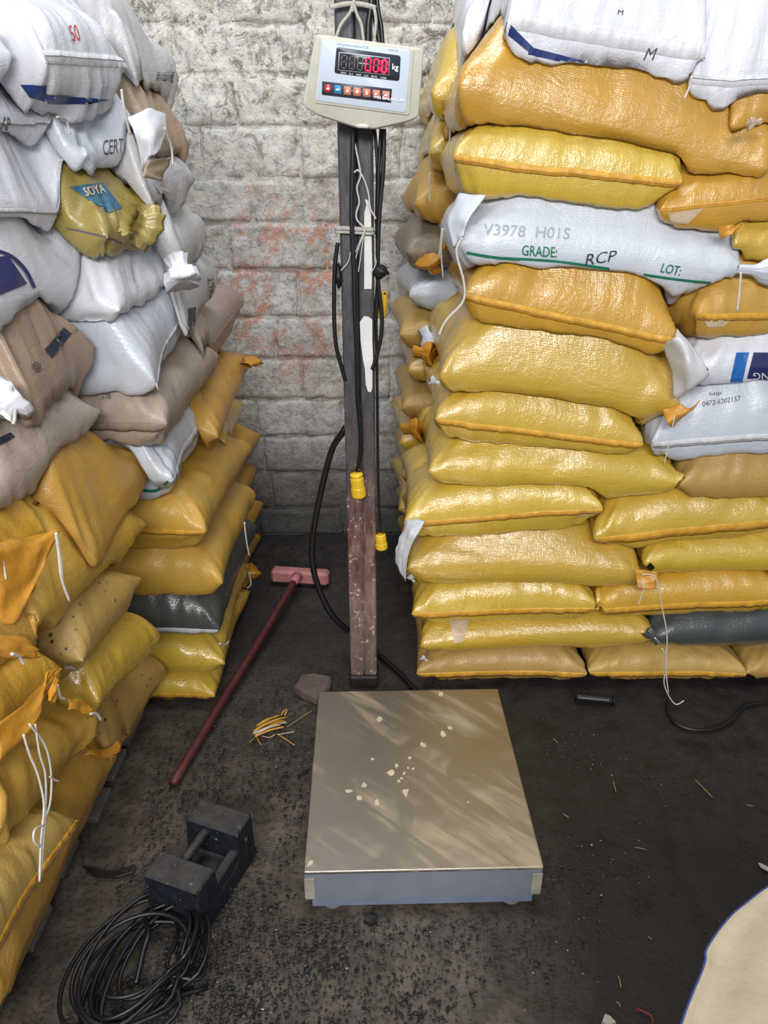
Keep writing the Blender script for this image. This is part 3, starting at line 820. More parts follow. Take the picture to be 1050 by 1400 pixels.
# left-hand stack, near column
Lf('N1', 'long ochre sack on the pallet, lowest in the near left corner', (-.672, .82, .155, 'W'), (-.672, 1.54, .155, 'W'), .55, .22, MUST, wr=1.4)
Lf('N4', 'dusty sack speckled with brown spots just above the pallet', (-.665, 1.44, .17, 'W'), (-.63, 1.80, .17, 'W'), .5, .2, OCHS, res=.9)
Lf('N2', 'pale ochre sack with a serrated sewn edge, bottom left corner', (-8, 1305, 'X-.63'), (104, 1122, 'X-.63'), .5, .16, OCH, False, hem=dict(side='ab', wd=.014), wr=1.3)
Lf('N3', 'yellow sack with deep creases behind the long hanging strings', (0, 1135, 'X-.64'), (136, 985, 'X-.64'), .5, .2, MUST, wr=1.8)
Lf('N5', 'yellow sack with a folded orange mouth, above the speckled sack', (136, 962, 'X-.60'), (219, 868, 'X-.58'), .5, .2, YEL)
Lf('N6', 'dusty sack with brown specks and a white scrap on its rounded end', (112, 905, 'X-.60'), (196, 790, 'X-.59'), .5, .2, OCHS, kind='soft')
Lf('N7', 'orange-gold sack with a jagged open hem at the left edge', (-4, 1015, 'X-.61'), (82, 912, 'X-.61'), .45, .17, GOLD, False, hem=dict(side='ab', wd=.02))
Lf('N8', 'yellow sack with a gaping orange fold at the left edge', (-70, 950, 'X-.64'), (62, 885, 'X-.62'), .45, .17, MUST)
Lf('N9', 'wide yellow sack under the biggest mustard sack of the left stack', (52, 850, 'X-.62'), (200, 715, 'X-.60'), .55, .2, MUST, wr=1.3)
Lf('N10', 'biggest mustard sack of the left stack, with a gathered near corner', (133, 770, 'X-.60'), (207, 640, 'X-.60'), .44, .2, MUST, split=.62, yaw=.3, rise=-.03)
Lf('N11', 'golden sack with an orange folded flap and string, left edge', (0, 850, 'X-.67'), (76, 770, 'X-.66'), .45, .18, GOLD)
Lf('N12', 'long taupe sack below the tan sack with a dark rectangle', (-4, 690, 'X-.67'), (142, 560, 'X-.63'), .5, .23, TAU, kind='soft', wr=.8)
Lf('N13', 'tan sack with a dark rectangle and faint writing', (44, 560, 'X-.66'), (139, 470, 'X-.63'), .5, .23, TAN, False, kind='pillow', hem=dict(side='A', wd=.015, st=False), wr=1.5)
Lf('N14', 'white sack end with a tie below the tan sack, left edge', (-70, 575, 'X-.71'), (22, 565, 'X-.69'), .35, .14, WHT, kind='soft', wr=1.6)
Lf('N15', 'white sack with a dark navy print and a pointed right tip', (-30, 430, 'X-.67'), (136, 372, 'X-.64'), .5, .27, WHT, wr=1.3, kind='tip')
Lf('N16', 'white sack with a straight seam and thread at its tip, above the navy-printed one', (-40, 285, 'X-.68'), (122, 287, 'X-.65'), .5, .26, WHT, False, hem=dict(side='ab', wd=.006), wr=1.3, kind='tip')
Lf('N17', 'white sack with partial black lettering, below the big blue-bottomed sack', (-60, 165, 'X-.70'), (76, 164, 'X-.66'), .5, .2, WHT, False, hem=dict(side='ab', wd=.006), wr=1.4, kind='tip')

def zmean(s): return (np.array(C(*s.A))[2]+np.array(C(*s.B))[2])/2
PALLET_TOP = .045
for s in sorted(SACKS, key=zmean): build_sack(s)
K = BYKEY

# prints, labels, strings, flaps on the sacks
s = K['L9']
lettering(s, 'GRADE:', [(714, 335), (762, 338), (761, 352), (713, 349)], GRN, 'green printed word GRADE', .01)
lettering(s, 'LOT:', [(905, 359), (932, 364), (930, 377), (902, 372)], GRN, 'green printed word LOT', .01, .2)
line_on(s, 'printed_line', [(638, 345), (680, 352), (760, 357), (850, 370), (920, 381), (980, 387)], 3.5, GRN, 'green printed line')
lettering(s, 'V3978  H01S', [(662, 306), (780, 312), (778, 327), (660, 321)], INKF, 'faded dotted stamp')
lettering(s, 'RCP', [(798, 348), (843, 342), (844, 356), (800, 363)], INKB, 'handwritten letters', 0, .3)
ear(s, (1008, 368, Y0), (1062, 372, Y0), Y0, .012, .035, WHG, 'white knotted neck')
string(s, [(1013, 372), (1011, 400), (1008, 425)], 'Y1.88', .003)
flap(s, 'end_flap', [[(628, 264, 'Y1.95'), (665, 268, 'Y1.92')], [(613, 300, 'Y1.95'), (640, 303, 'Y1.90')], [(622, 338, 'Y1.93'), (632, 322, 'Y1.9')]], WHG, 'folded end with green edge')
string(s, [(632, 325), (624, 345), (634, 385), (633, 412), (610, 438), (600, 458)], 'Y1.88', .0032)
s = K['LM']
lettering(s, 'M', [(882, 66), (899, 66), (897, 82), (879, 82)], INKB, 'handwritten blue M', 0, .3)
lettering(s, 'M', [(845, 13), (852, 14), (851, 21), (844, 20)], INKB, 'small handwritten mark')
patch(s, 'printed_panel', [(694, 30), (730, 66), (726, 74), (690, 44)], BLUD, 'dark blue print', 8, 4)
patch(s, 'printed_panel', [(724, 64), (800, 84), (790, 90), (722, 74)], BLUD, 'dark blue print', 8, 4)
s = K['LX']
patch(s, 'printed_panel', [(668, 34), (694, 26), (706, 62), (662, 50)], BLUE, 'blue print', 8, 6)
s = K['C12']; string(s, [(946, 104), (943, 118), (936, 134)], 'Y1.86', .0025)
s = K['C6']
lettering(s, '0472-6202157', [(960, 549), (1012, 541), (1012, 548), (960, 556)], INK, 'printed number 0472-6202157')
lettering(s, 'http', [(970, 536), (986, 534), (986, 541), (970, 543)], INK)
string(s, [(922, 570), (916, 600), (908, 635)], 'Y1.84', .0014)
s = K['C7']
patch(s, 'printed_panel', [(1006, 482), (1024, 482), (1012, 532), (996, 532)], BLUE, 'light blue stripe', 6, 10)
patch(s, 'printed_panel', [(1030, 482), (1062, 482), (1062, 534), (1017, 532)], NAVY, 'navy panel', 8, 10)
V_, F_ = text_mesh('UNG')
printed(s, 'lettering', [(1-a, 1-b) for a, b in V_], F_, [(1029, 509), (1062, 509), (1062, 518), (1029, 518)], WHT, 'upside-down white letters').location.y -= .002
flap(s, 'end_flap', [[(903, 470, 'Y1.95'), (916, 500, 'Y1.93'), (924, 545, 'Y1.9')], [(922, 462, 'Y1.9'), (938, 490, 'Y1.86'), (945, 532, 'Y1.86')], [(925, 450, 'Y1.93'), (950, 478, 'Y1.88'), (970, 512, 'Y1.86')]], GRW, 'crumpled folded end')
line_on(s, 'seam', [(925, 462), (950, 488), (968, 506)], 2, STITCHD)
s = K['L7']
flap(s, 'end_flap', [[(905, 560, 'Y1.9'), (932, 552, 'Y1.88')], [(912, 578, 'Y1.87'), (945, 560, 'Y1.87')], [(918, 582, 'Y1.9'), (958, 548, 'Y1.9')]], ORG_FLAP, 'folded orange end')
ear(s, (600, 524, 'Y1.92'), (588, 519, 'Y1.92'), 'Y1.92', .006, .012, WRAP, 'white scrap at the corner', 'plastic_scrap')
s = K['C10']; patch(s, 'tape_patch', [(912, 292), (962, 284), (940, 306), (918, 304)], CREAM, 'pale taped corner')
s = K['C8']; patch(s, 'tape_patch', [(962, 438), (1000, 437), (988, 446), (968, 447)], CREAM, 'pale torn corner')
s = K['C9']
flap(s, 'folded_neck', [[(984, 310, 'Y1.9'), (1000, 308, 'Y1.88'), (1015, 306, 'Y1.9')], [(986, 328, 'Y1.9'), (1000, 320, 'Y1.87'), (1012, 312, 'Y1.89')]], ORG_FLAP, 'folded orange neck')
s = K['C11']; ear(s, (1040, 166, 'Y1.86'), (1024, 170, 'Y1.84'), 'Y1.86', .008, .012, CREAM, 'pale tie', 'tie')
s = K['C3']
line_on(s, 'torn_hole', [(882, 783), (888, 776), (892, 772)], 9, BLKT, 'dark hole')
string(s, [(878, 785), (896, 790), (905, 830), (912, 870), (910, 910), (914, 948)], 'Y1.83', .0018)
flap(s, 'end_flap', [[(868, 778, 'Y1.9'), (872, 806, 'Y1.88')], [(900, 782, 'Y1.89'), (896, 806, 'Y1.87')]], ORG_FLAP, 'folded yellow end')
string(K['L3'], [(876, 796), (880, 806), (872, 828)], 'Y1.86', .0018)
s = K['L4']
flap(s, 'torn_wrap', [[(582, 712, 'Y1.90'), (572, 728, 'Y1.87'), (560, 752, 'Y1.86'), (554, 795, 'Y1.87')],
                      [(560, 710, 'Y1.91'), (556, 728, 'Y1.88'), (549, 755, 'Y1.87'), (551, 790, 'Y1.875')],
                      [(554, 716, 'Y1.92'), (549, 732, 'Y1.9'), (543, 752, 'Y1.89'), (545, 775, 'Y1.89')]], WRAP, 'torn white plastic wrap')
s = K['L1']; patch(s, 'tape_patch', [(613, 846), (643, 844), (634, 876), (622, 880)], CREAM, 'scrap of clear tape')
ear(K['L3'], (566, 795, 'Y1.91'), (560, 788, 'Y1.9'), Y0, .005, .01, WRAP, 'white scrap at the corner', 'plastic_scrap')
ear(K['L1'], (584, 904, 'Y1.9'), (576, 898, 'Y1.9'), Y0, .005, .01, WRAP, 'white scrap at the corner', 'plastic_scrap')
line_on(K['L4'], 'tape_scrap', [(790, 703), (808, 700), (822, 696)], 6, CREAM, 'whitish tape at the corner')
string(K['C1'], [(905, 886), (912, 905), (908, 935), (922, 962), (935, 958)], 'Y1.84', .0018)
ear(K['C1'], (900, 880, 'Y1.9'), (884, 862, 'Y1.93'), 'Y1.9', .012, .02, DRK, 'gathered dark end')
# back row ties
for key, base, tip, lab in [('B1', (612, 150), (626, 178), 'twisted orange neck'), ('B3', (608, 300), (622, 330), 'twisted orange neck'),
                            ('B8', (566, 480), (592, 486), 'orange folded lip'), ('B10', (550, 586), (575, 588), 'orange folded lip'),
                            ('B4', (596, 372), (585, 355), 'twisted orange neck')]:
    ear(K[key], (*base, 'Y2.42'), (*tip, 'Y2.38'), 'Y2.4', .02, .04, ORG_FLAP, lab)
string(K['B1'], [(622, 150), (616, 172), (614, 200), (608, 226)], 'Y2.3', .0028)
string(K['B2'], [(588, 236), (586, 255), (588, 276)], 'Y2.4', .0028)
string(K['B3'], [(606, 312), (603, 340), (606, 380)], 'Y2.3', .0028)
string(K['B3'], [(604, 312), (602, 335), (600, 352)], 'Y2.31', .0022)
ear(K['B6'], (578, 448, 'Y2.42'), (590, 472, 'Y2.4'), 'Y2.4', .02, .03, WHG, 'white torn end')

# left stack details
s = K['F17']
patch(s, 'printed_panel', [(28, 115), (64, 116), (62, 138), (40, 132)], BLUD, 'dark blue underside', 8, 5)
patch(s, 'printed_panel', [(60, 128), (150, 136), (120, 142), (66, 141)], BLUD, 'dark blue underside', 10, 4)
lettering(s, '50', [(92, 36), (104, 34), (110, 56), (98, 57)], REDI, 'red printed digits')
string(s, [(166, 122), (170, 150), (178, 184)], 'X-.5', .0025)
s = K['F16']
lettering(s, '2 SSURE', [(238, 98), (236, 112), (212, 110), (214, 99)][::-1], INKB, 'dark printed letters')
lettering(s, '3204', [(172, 118), (190, 116), (190, 130), (172, 134)], REDI, 'faded red print')
s = K['F14']
lettering(s, 'CERT 51', [(140, 192), (182, 188), (180, 206), (140, 212)], INK, 'black stamped letters')
flap(s, 'open_flap', [[(176, 160, 'X-.53'), (186, 190, 'X-.52'), (196, 232, 'X-.52')], [(205, 148, 'X-.5'), (208, 180, 'X-.49'), (204, 215, 'X-.5')], [(226, 158, 'X-.49'), (226, 185, 'X-.48'), (212, 212, 'X-.49')]], WHT, 'silvery open flap')
patch(s, 'printed_panel', [(186, 236), (196, 228), (192, 246), (178, 250)], NAVY, 'navy corner print', 4, 4)
string(K['F15'], [(225, 175), (234, 200), (236, 226)], 'X-.47', .0028)
flap(K['F15'], 'end_flap', [[(203, 218, 'X-.5'), (194, 242, 'X-.5')], [(236, 215, 'X-.48'), (222, 248, 'X-.49')]], TAN, 'folded tan end')
patch(K['F13'], 'printed_band', [(206, 248), (240, 265), (238, 276), (222, 270)], GRW, 'grey band', 8, 4)
s = K['F12']
patch(s, 'printed_panel', [(94, 256), (140, 250), (166, 284), (150, 292)], TEAL, 'steel-blue print')
o_ = lettering(s, 'SOYA', [(112, 258), (138, 252), (144, 264), (118, 270)], CREAM, 'pale printed letters', .02)
if o_: o_.location += Vector((.002, -.003, .001))
line_on(s, 'tie_crease', [(92, 312), (120, 318), (150, 326), (165, 332)], 2.5, STITCHD, 'dark tie line')
ear(s, (176, 300, 'X-.53'), (205, 312, 'X-.5'), 'X-.5', .04, .05, OLV, 'gathered olive neck', squash=.8)
ear(K['F11'], (240, 352, 'X-.48'), (250, 388, 'X-.46'), 'X-.47', .03, .04, WHT, 'knotted white neck', squash=.9)
s = K['F9']
patch(s, 'printed_label', [(257, 422), (267, 420), (266, 452), (256, 458)], NAVD, 'black label', 5, 8)
lettering(s, '2XLT', [(286, 412), (283, 380), (291, 378), (294, 406)], INK, 'black stamped digits')
s = K['F8']; string(s, [(214, 524), (216, 532), (222, 538)], 'X-.51', .002)
s = K['N15']
patch(s, 'printed_panel', [(-12, 352), (10, 350), (36, 388), (-12, 408)], NAVY, 'navy printed panel')
line_on(s, 'printed_stripe', [(-2, 344), (16, 352), (34, 370), (46, 394)], 5, NAVY, 'navy curved stripe')
s = K['N17']; lettering(s, 'AP', [(2, 158), (13, 162), (13, 178), (0, 176)], INK, 'partial black lettering', .02)
s = K['N16']; string(s, [(118, 290), (126, 294), (136, 291)], 'X-.64', .0025)
string(K['N17'], [(78, 160), (90, 164), (96, 184)], 'X-.62', .0025)
s = K['N13']
patch(s, 'printed_rectangle', [(86, 448), (97, 456), (70, 490), (60, 478)], NAVD, 'dark rectangle')
lettering(s, '11-02-1', [(98, 450), (110, 442), (112, 448), (99, 457)], INK)
lettering(s, '@.', [(42, 496), (56, 494), (58, 508), (46, 510)], INKB, 'handwritten mark')
s = K['N12']; patch(s, 'printed_mark', [(-6, 600), (14, 592), (20, 598), (-6, 612)], NAVD, 'dark print at the edge', 5, 4)
lettering(K['F7'], 'A-10', [(138, 540), (152, 539), (152, 546), (138, 547)], INK)
s = K['F6']
lettering(s, 'GRADE', [(214, 588), (244, 560), (248, 566), (218, 596)], GRN, 'green printed text')
line_on(s, 'printed_line', [(196, 670), (214, 670), (230, 658)], 4, GRN, 'green line at the lower end')
line_on(s, 'printed_ring', [(244, 550), (250, 546), (256, 552), (250, 557), (244, 550)], 2, GRN, 'green ring')
string(K['F5'], [(334, 714), (337, 740), (341, 760)], 'X-.43', .0028)
string(K['F3'], [(300, 880), (308, 882), (312, 877)], 'X-.46', .003)
string(K['T2'], [(326, 622), (328, 634), (332, 634)], 'Y2.4', .003)
string(K['T5'], [(340, 782), (343, 798), (338, 804)], 'Y2.45', .003)
ear(K['T1'], (336, 500, 'X-.46'), (347, 492, 'X-.45'), 'X-.45', .02, .03, ORG_FLAP, 'orange corner')
ear(K['T5'], (330, 800, 'Y2.5'), (342, 776, 'Y2.48'), 'Y2.5', .02, .04, ORG_FLAP, 'curled orange end')
s = K['N11']
flap(s, 'mouth_flap', [[(-6, 742, 'X-.66'), (40, 733, 'X-.64'), (82, 722, 'X-.61')], [(-6, 752, 'X-.64'), (40, 748, 'X-.62'), (80, 732, 'X-.60')],
                       [(-6, 800, 'X-.65'), (30, 800, 'X-.63'), (62, 765, 'X-.61')], [(-6, 850, 'X-.66'), (20, 850, 'X-.64'), (46, 802, 'X-.62')]], ORG_FLAP, 'orange folded mouth')
string(s, [(76, 728), (80, 755), (84, 790), (95, 822)], 'X-.585', .0026)
string(s, [(78, 728), (83, 760), (86, 795)], 'X-.588', .0018)
string(s, [(-2, 745), (4, 770), (8, 792)], 'X-.64', .0026)
s = K['N8']
flap(s, 'mouth_flap', [[(-6, 872, 'X-.63'), (25, 870, 'X-.615'), (56, 888, 'X-.60')], [(-6, 888, 'X-.61'), (25, 890, 'X-.60'), (50, 893, 'X-.595')],
                       [(-6, 896, 'X-.60'), (25, 900, 'X-.59'), (56, 898, 'X-.59')]], ORG_FLAP, 'gaping orange fold')
string(s, [(16, 894), (26, 898), (33, 908)], 'X-.59', .003)
s = K['N7']
flap(s, 'open_hem', [[(82, 910, 'X-.60'), (66, 918, 'X-.595')], [(40, 955, 'X-.60'), (50, 985, 'X-.585')], [(-6, 990, 'X-.61'), (-2, 1045, 'X-.59')]], ORG_FLAP, 'jagged orange open hem')
flap(s, 'hanging_strip', [[(74, 925, 'X-.59'), (82, 930, 'X-.585')], [(64, 958, 'X-.58'), (72, 962, 'X-.58')]], ORG_FLAP)
for pts in ([(32, 1004), (40, 1030), (52, 1060), (60, 1100), (56, 1150), (54, 1205)], [(48, 990), (54, 1030), (62, 1060), (62, 1110), (55, 1200)],
            [(40, 990), (62, 1020), (70, 1060), (68, 1100), (58, 1130), (55, 1180)], [(68, 1062), (74, 1066), (80, 1068)],
            [(60, 1128), (48, 1134), (46, 1148), (54, 1158)]):
    string(s, pts, 'X-.56', .0019)
string(s, [(78, 936), (82, 952), (88, 956)], 'X-.58', .0026)
s = K['N5']
flap(s, 'mouth_flap', [[(90, 958, 'X-.61'), (110, 956, 'X-.6'), (126, 964, 'X-.59')], [(94, 970, 'X-.6'), (112, 976, 'X-.59'), (128, 976, 'X-.58')]], ORG_FLAP, 'folded orange mouth')
string(s, [(124, 976), (132, 976), (138, 984)], 'X-.57', .003)
s = K['N6']; line_on(s, 'plastic_scrap', [(88, 912), (100, 912), (105, 920)], 4, WRAP, 'white scrap')
s = K['N1']
flap(s, 'end_hem', [[(118, 1022, 'X-.68'), (140, 1026, 'X-.67'), (164, 1010, 'X-.65')], [(116, 1032, 'X-.67'), (142, 1036, 'X-.655'), (167, 1026, 'X-.64')]], ORG_FLAP, 'orange folded end')
s = K['N14']; string(s, [(14, 528), (20, 545), (20, 570), (18, 580)], 'X-.66', .0035)
ear(s, (0, 560, 'X-.68'), (24, 540, 'X-.66'), 'X-.67', .03, .035, WHT, 'gathered white end')

# ------------------------------------------------------------------ platform scale
def steel_mat():
    t = NT('scuffed_stainless_steel'); tc = t.n('ShaderNodeTexCoord').outputs['Object']
    rot = t.mapv(t.mapv(tc, (1, 1, 1), (0, 0, .75)), (2.0, 15, 3)); sm = t.noise(1.6, 5, .6, vec=rot, dist=.6)
    a = t.noise(4.5, 4, .6, vec=tc, dist=1.0)
    m = t.math('MULTIPLY', t.ramp(sm, [(.48, BW(0)), (.66, BW(1))]), t.ramp(a, [(.42, BW(0)), (.6, BW(1))]))
    t.l(t.mix(m, srgb(176, 168, 156), srgb(186, 172, 142)), t.b.inputs['Base Color'])
    t.l(t.math('SUBTRACT', 1.0, t.math('MULTIPLY', m, .32)), t.b.inputs['Metallic'])
    t.l(t.math('ADD', .30, t.math('MULTIPLY', t.math('ADD', m, a), .16)), t.b.inputs['Roughness'])
    t.l(t.bump(t.noise(6, 3, vec=tc), .12, .01), t.b.inputs['Normal'])
    return t.m
STEEL = steel_mat()
BSTEEL = plain('blue_grey_painted_frame', srgb(132, 142, 164), .4, .2, noise=.15)
SKIRT = plain('brushed_steel_skirt', srgb(168, 174, 186), .36, .55, noise=.1)
RUB = plain('ribbed_grey_rubber', srgb(120, 122, 126), .6)
cx, cy, rz = .078, 1.462, .026
sc_root = empty('platform_scale', (cx, cy, 0), 'low stainless steel weighing platform on the floor in the middle of the photo', 'scale')
def rot2(v, o=(cx, cy), a=rz):
    c_, s_ = math.cos(a), math.sin(a); return [(o[0]+x*c_-y*s_, o[1]+x*s_+y*c_, z) for x, y, z in v]
# pan: folded sheet with a rolled edge, hollow below
PW, PL, PT = .518, .612, .122
prof = [(0, PT), (.0, PT), (-.0015, PT), (0.0, PT-.0015)]
def rect_ring(ins, z, r=.004, n=3):
    hx, hy = PW/2-ins, PL/2-ins; out = []
    for sx, sy, a0 in ((1, 1, 0), (-1, 1, 90), (-1, -1, 180), (1, -1, 270)):
        for k in range(n+1):
            a = math.radians(a0+90*k/n); out.append((sx*(hx-r)+math.cos(a)*r, sy*(hy-r)+math.sin(a)*r, z))
    return out
rings = [rect_ring(.012, PT), rect_ring(.003, PT), rect_ring(.0008, PT-.0008), rect_ring(0, PT-.003), rect_ring(0, PT-.006)]
V = [p for r in rings for p in r]; n = len(rings[0]); F = [tuple(range(n))]
for k in range(len(rings)-1):
    for i in range(n): F.append((k*n+i, (k+1)*n+i, (k+1)*n+(i+1) % n, k*n+(i+1) % n))
fixn(mk('top_pan', rot2(V), F, STEEL, sc_root, smooth=False))
rings = [rect_ring(.0006, PT-.006), rect_ring(.0006, PT-.084), rect_ring(.004, PT-.084), rect_ring(.004, PT-.01)]
V = [p for r in rings for p in r]; F = []
for k in range(len(rings)-1):
    for i in range(n): F.append((k*n+i, (k+1)*n+i, (k+1)*n+(i+1) % n, k*n+(i+1) % n))
fixn(mk('pan_skirt', rot2(V), F, SKIRT, sc_root, smooth=False, label='bluish brushed steel skirt'))
for sx in (-1, 1):
    V, F = box_vf((sx*(PW/2-.012), -PL/2-.0012, PT-.048), (.022, .002, .062), bev=.0006)
    mk('film_scrap', rot2(V), F, plain('dusty_film', srgb(172, 164, 150), .45, noise=.3), sc_root, smooth=False)
V, F = join_vf([box_vf((0, s*(PL/2-.021), .033), (PW-.03, .03, .05), bev=.002) for s in (-1, 1)]+[box_vf((s*(PW/2-.035), 0, .033), (.03, PL-.075, .049), bev=.002) for s in (-1, 1)])
mk('base_frame', rot2(V), F, BSTEEL, sc_root, smooth=False, label='blue grey painted base frame')
for sx in (-1, 1):
    for sy in (-1, 1):
        ns = 36; V = []
        for z in (0.0005, .016):
            for i in range(ns):
                a = 2*math.pi*i/ns; r_ = .022*(1 if i % 2 else .93); V.append((sx*(PW/2-.06)+r_*math.cos(a), sy*(PL/2-.027)+r_*math.sin(a), z))
        F = [tuple(range(ns))[::-1], tuple(range(ns, 2*ns))]+[(i, (i+1) % ns, ns+(i+1) % ns, ns+i) for i in range(ns)]
        mk('foot', rot2(V), F, RUB, sc_root, smooth=False)
parts = []
r0 = random.Random(4)
for px, py, sz in [(605, 1002, 8), (577, 1018, 7), (518, 983, 6), (509, 1038, 4), (534, 1056, 6), (542, 1047, 5), (555, 1083, 8), (498, 1073, 6), (477, 1081, 6),
                   (492, 1090, 5), (516, 1097, 5), (553, 1057, 4), (558, 1050, 3), (549, 1064, 4), (565, 1051, 3), (603, 948, 7), (425, 1180, 7), (560, 1036, 3), (616, 995, 5), (545, 1068, 3), (640, 1097, 2)]:
    c3 = P(px, py, 'Z', PT+.0008); m = sz/1035*1.75*.8; k = 8; V = []
    ff = [r0.uniform(.4, 1.35) for _ in range(k)]
    for z in (0, .0009):
        V += [(c3[0]+math.cos(a*2*math.pi/k)*m*ff[a], c3[1]+math.sin(a*2*math.pi/k)*m*ff[a]*1.2, PT+.0003+z) for a in range(k)]
    F = [tuple(range(k))[::-1], tuple(range(k, 2*k))]+[(i, (i+1) % k, k+(i+1) % k, k+i) for i in range(k)]
    parts.append((V, F))
V, F = join_vf(parts)
mk('paper_residue', V, F, plain('paper_residue', srgb(206, 192, 162), .7, noise=.2), sc_root, smooth=False, kind='stuff')

# ------------------------------------------------------------------ steel post
def post_mat():
    t = NT('rusty_painted_post'); g = t.n('ShaderNodeNewGeometry').outputs['Position']
    sx = t.n('ShaderNodeSeparateXYZ'); t.l(g, sx.inputs[0])
    a = t.noise(9, 6, .65, vec=t.mapv(g, (1, 1, .35))); b = t.noise(60, 5, .7, vec=t.mapv(g, (1, 1, .3)))
    base = t.ramp(b, [(.35, srgb(54, 54, 58)), (.7, srgb(86, 86, 90))])
    mr = t.n('ShaderNodeMapRange'); t.l(t.math('ADD', sx.outputs[2], t.math('MULTIPLY', t.math('SUBTRACT', a, .5), 1.6)), mr.inputs[0])
    mr.inputs[1].default_value = .95; mr.inputs[2].default_value = .55
    rust = t.ramp(t.noise(30, 6, .7, vec=t.mapv(g, (1.6, 1, .4))), [(.35, srgb(78, 54, 50)), (.5, srgb(116, 84, 74)), (.68, srgb(150, 124, 112))])
    base = t.mix(mr.outputs[0], base, rust)
    lo = t.n('ShaderNodeMapRange'); t.l(sx.outputs[2], lo.inputs[0]); lo.inputs[1].default_value = .45; lo.inputs[2].default_value = .05
    base = t.mix(t.math('MULTIPLY', lo.outputs[0], .45), base, srgb(150, 140, 128))
    fl = t.math('MULTIPLY', t.ramp(t.noise(45, 6, .7, vec=g), [(.60, BW(0)), (.63, BW(1))]), mr.outputs[0])
    base = t.mix(fl, base, srgb(196, 186, 176))
    t.l(base, t.b.inputs['Base Color']); t.b.inputs['Metallic'].default_value = .25
    t.l(t.ramp(a, [(.3, BW(.42)), (.7, BW(.7))]), t.b.inputs['Roughness'])
    t.l(t.bump(b, .4, .002), t.b.inputs['Normal']); return t.m
POST = post_mat()
PY = 1.95
pl0, pr0 = P(461, 180, 'Y', PY), P(510, 180, 'Y', PY); pl1, pr1 = P(479, 900, 'Y', PY), P(515, 900, 'Y', PY)
post = empty('steel_post', ((pl1[0]+pr1[0])/2, PY+.03, 0), 'tall rusty steel box post standing behind the weighing platform', 'post')
HZ = 2.3
def post_x(z, f):
    w_ = (z-pl1[2])/(pl0[2]-pl1[2]); a = pl1[0]*(1-w_)+pl0[0]*w_; b = pr1[0]*(1-w_)+pr0[0]*w_; return a+(b-a)*f
def channel(f0, f1, dy, dz=0):
    """C-shaped rolled channel with rounded corners, standing upright"""
    d = .052; r = .006; V = []; F = []
    for z in (0.03, HZ):
        x0, x1 = post_x(z, f0), post_x(z, f1)
        out = [(x0, PY+d), (x0, PY+r+dy), (x0+r*.3, PY+r*.3+dy), (x0+r, PY+dy), (x1-r, PY+dy), (x1-r*.3, PY+r*.3+dy), (x1, PY+r+dy), (x1, PY+d)]
        V += [(x, y, z) for x, y in out]
    m = 8
    F = [(i, (i+1) % m, m+(i+1) % m, m+i) for i in range(m)]+[tuple(range(m))[::-1], tuple(range(m, 2*m))]
    return fixn(mk('channel', V, F, POST, post, smooth=False))
channel(0, .515, 0); channel(.53, 1, .0015)
wp = [(post_x(z, .522)+random.uniform(-.0012, .0012), PY+.0015, z) for z in np.arange(.05, .95, .03)]
tube('weld_seam', wp, .0028, POST, post, n=2, seg=6)
fx0, fx1 = post_x(0, -.03), post_x(0, 1.03)
V, F = box_vf(((fx0+fx1)/2, PY+.022, .02), (fx1-fx0+.004, .07, .04), bev=.006)
mk('foot_plate', V, F, plain('dark_dirty_steel', srgb(44, 38, 36), .6, .3, noise=.3, bump=.003), post, smooth=False)
# the whitish tape strips stuck to the post
PF = PY-.0015
def strip(pts_l, pts_r):
    rows = [[P(*a, 'Y', PF), P(*b, 'Y', PF)] for a, b in zip(pts_l, pts_r)]
    V = []; F = []
    for a, b in rows: V += [a, b, a+(0, -.0015, 0), b+(0, -.0015, 0)]
    for i in range(len(rows)-1):
        o = 4*i; F += [(o+2, o+3, o+7, o+6), (o, o+2, o+6, o+4), (o+3, o+1, o+5, o+7)]
    F += [(0, 1, 3, 2), (len(V)-4, len(V)-2, len(V)-1, len(V)-3)]
    return fixn(mk('tape_strip', V, F, plain('white_masking_tape', srgb(226, 224, 218), .7, noise=.12, bump=.002), post, smooth=False, label='ragged white tape strip'))
strip([(499, 272), (501, 280), (498, 292), (498, 330), (498, 360), (498, 395)], [(505, 275), (507, 281), (507, 292), (508, 330), (509, 360), (508, 395)])
strip([(498, 432), (492, 440), (493, 465), (496, 490), (499, 505), (500, 525), (503, 535)], [(504, 433), (509, 437), (509, 465), (510, 490), (509, 505), (509, 530), (507, 536)])
ROPE = plain('grey_white_rope', srgb(190, 186, 176), .85, noise=.25, bump=.002, scale=300)
loop = [P(459, 312, 'Y', 1.965), P(461, 312, 'Y', 1.942), P(472, 312, 'Y', 1.94), P(490, 313, 'Y', 1.94), P(508, 314, 'Y', 1.94), P(512, 313, 'Y', 1.965)]
rp = tag(tube('rope_tie', loop, .0052, ROPE, label='greyish white rope tied round the post below the indicator', cat='rope'))
tube('strand', [l+(0, -.001, -.009) for l in loop], .0035, ROPE, rp)
for pts in ([(500, 312), (492, 330), (486, 345)], [(500, 312), (490, 340), (484, 362)], [(498, 314), (494, 345), (490, 372)], [(479, 345), (476, 358), (466, 370)], [(512, 348), (514, 360), (508, 372)]):
    tube('frayed_end', [P(*q, 'Y', 1.935) for q in pts], .0013, STRING, rp, seg=5)
st = tube('loose_string', [P(a, b, 'Y', 1.935) for a, b in [(485, 196), (490, 220), (493, 240), (488, 256), (491, 276), (487, 292), (489, 302), (498, 311)]], .0022, STRING,
          label='loose white string hanging down the front of the post', cat='string', seg=6)
tube('strand', [P(a, b, 'Y', 1.933) for a, b in [(484, 236), (490, 233), (498, 246), (504, 266), (506, 284), (514, 299)]], .002, STRING, st, seg=6)
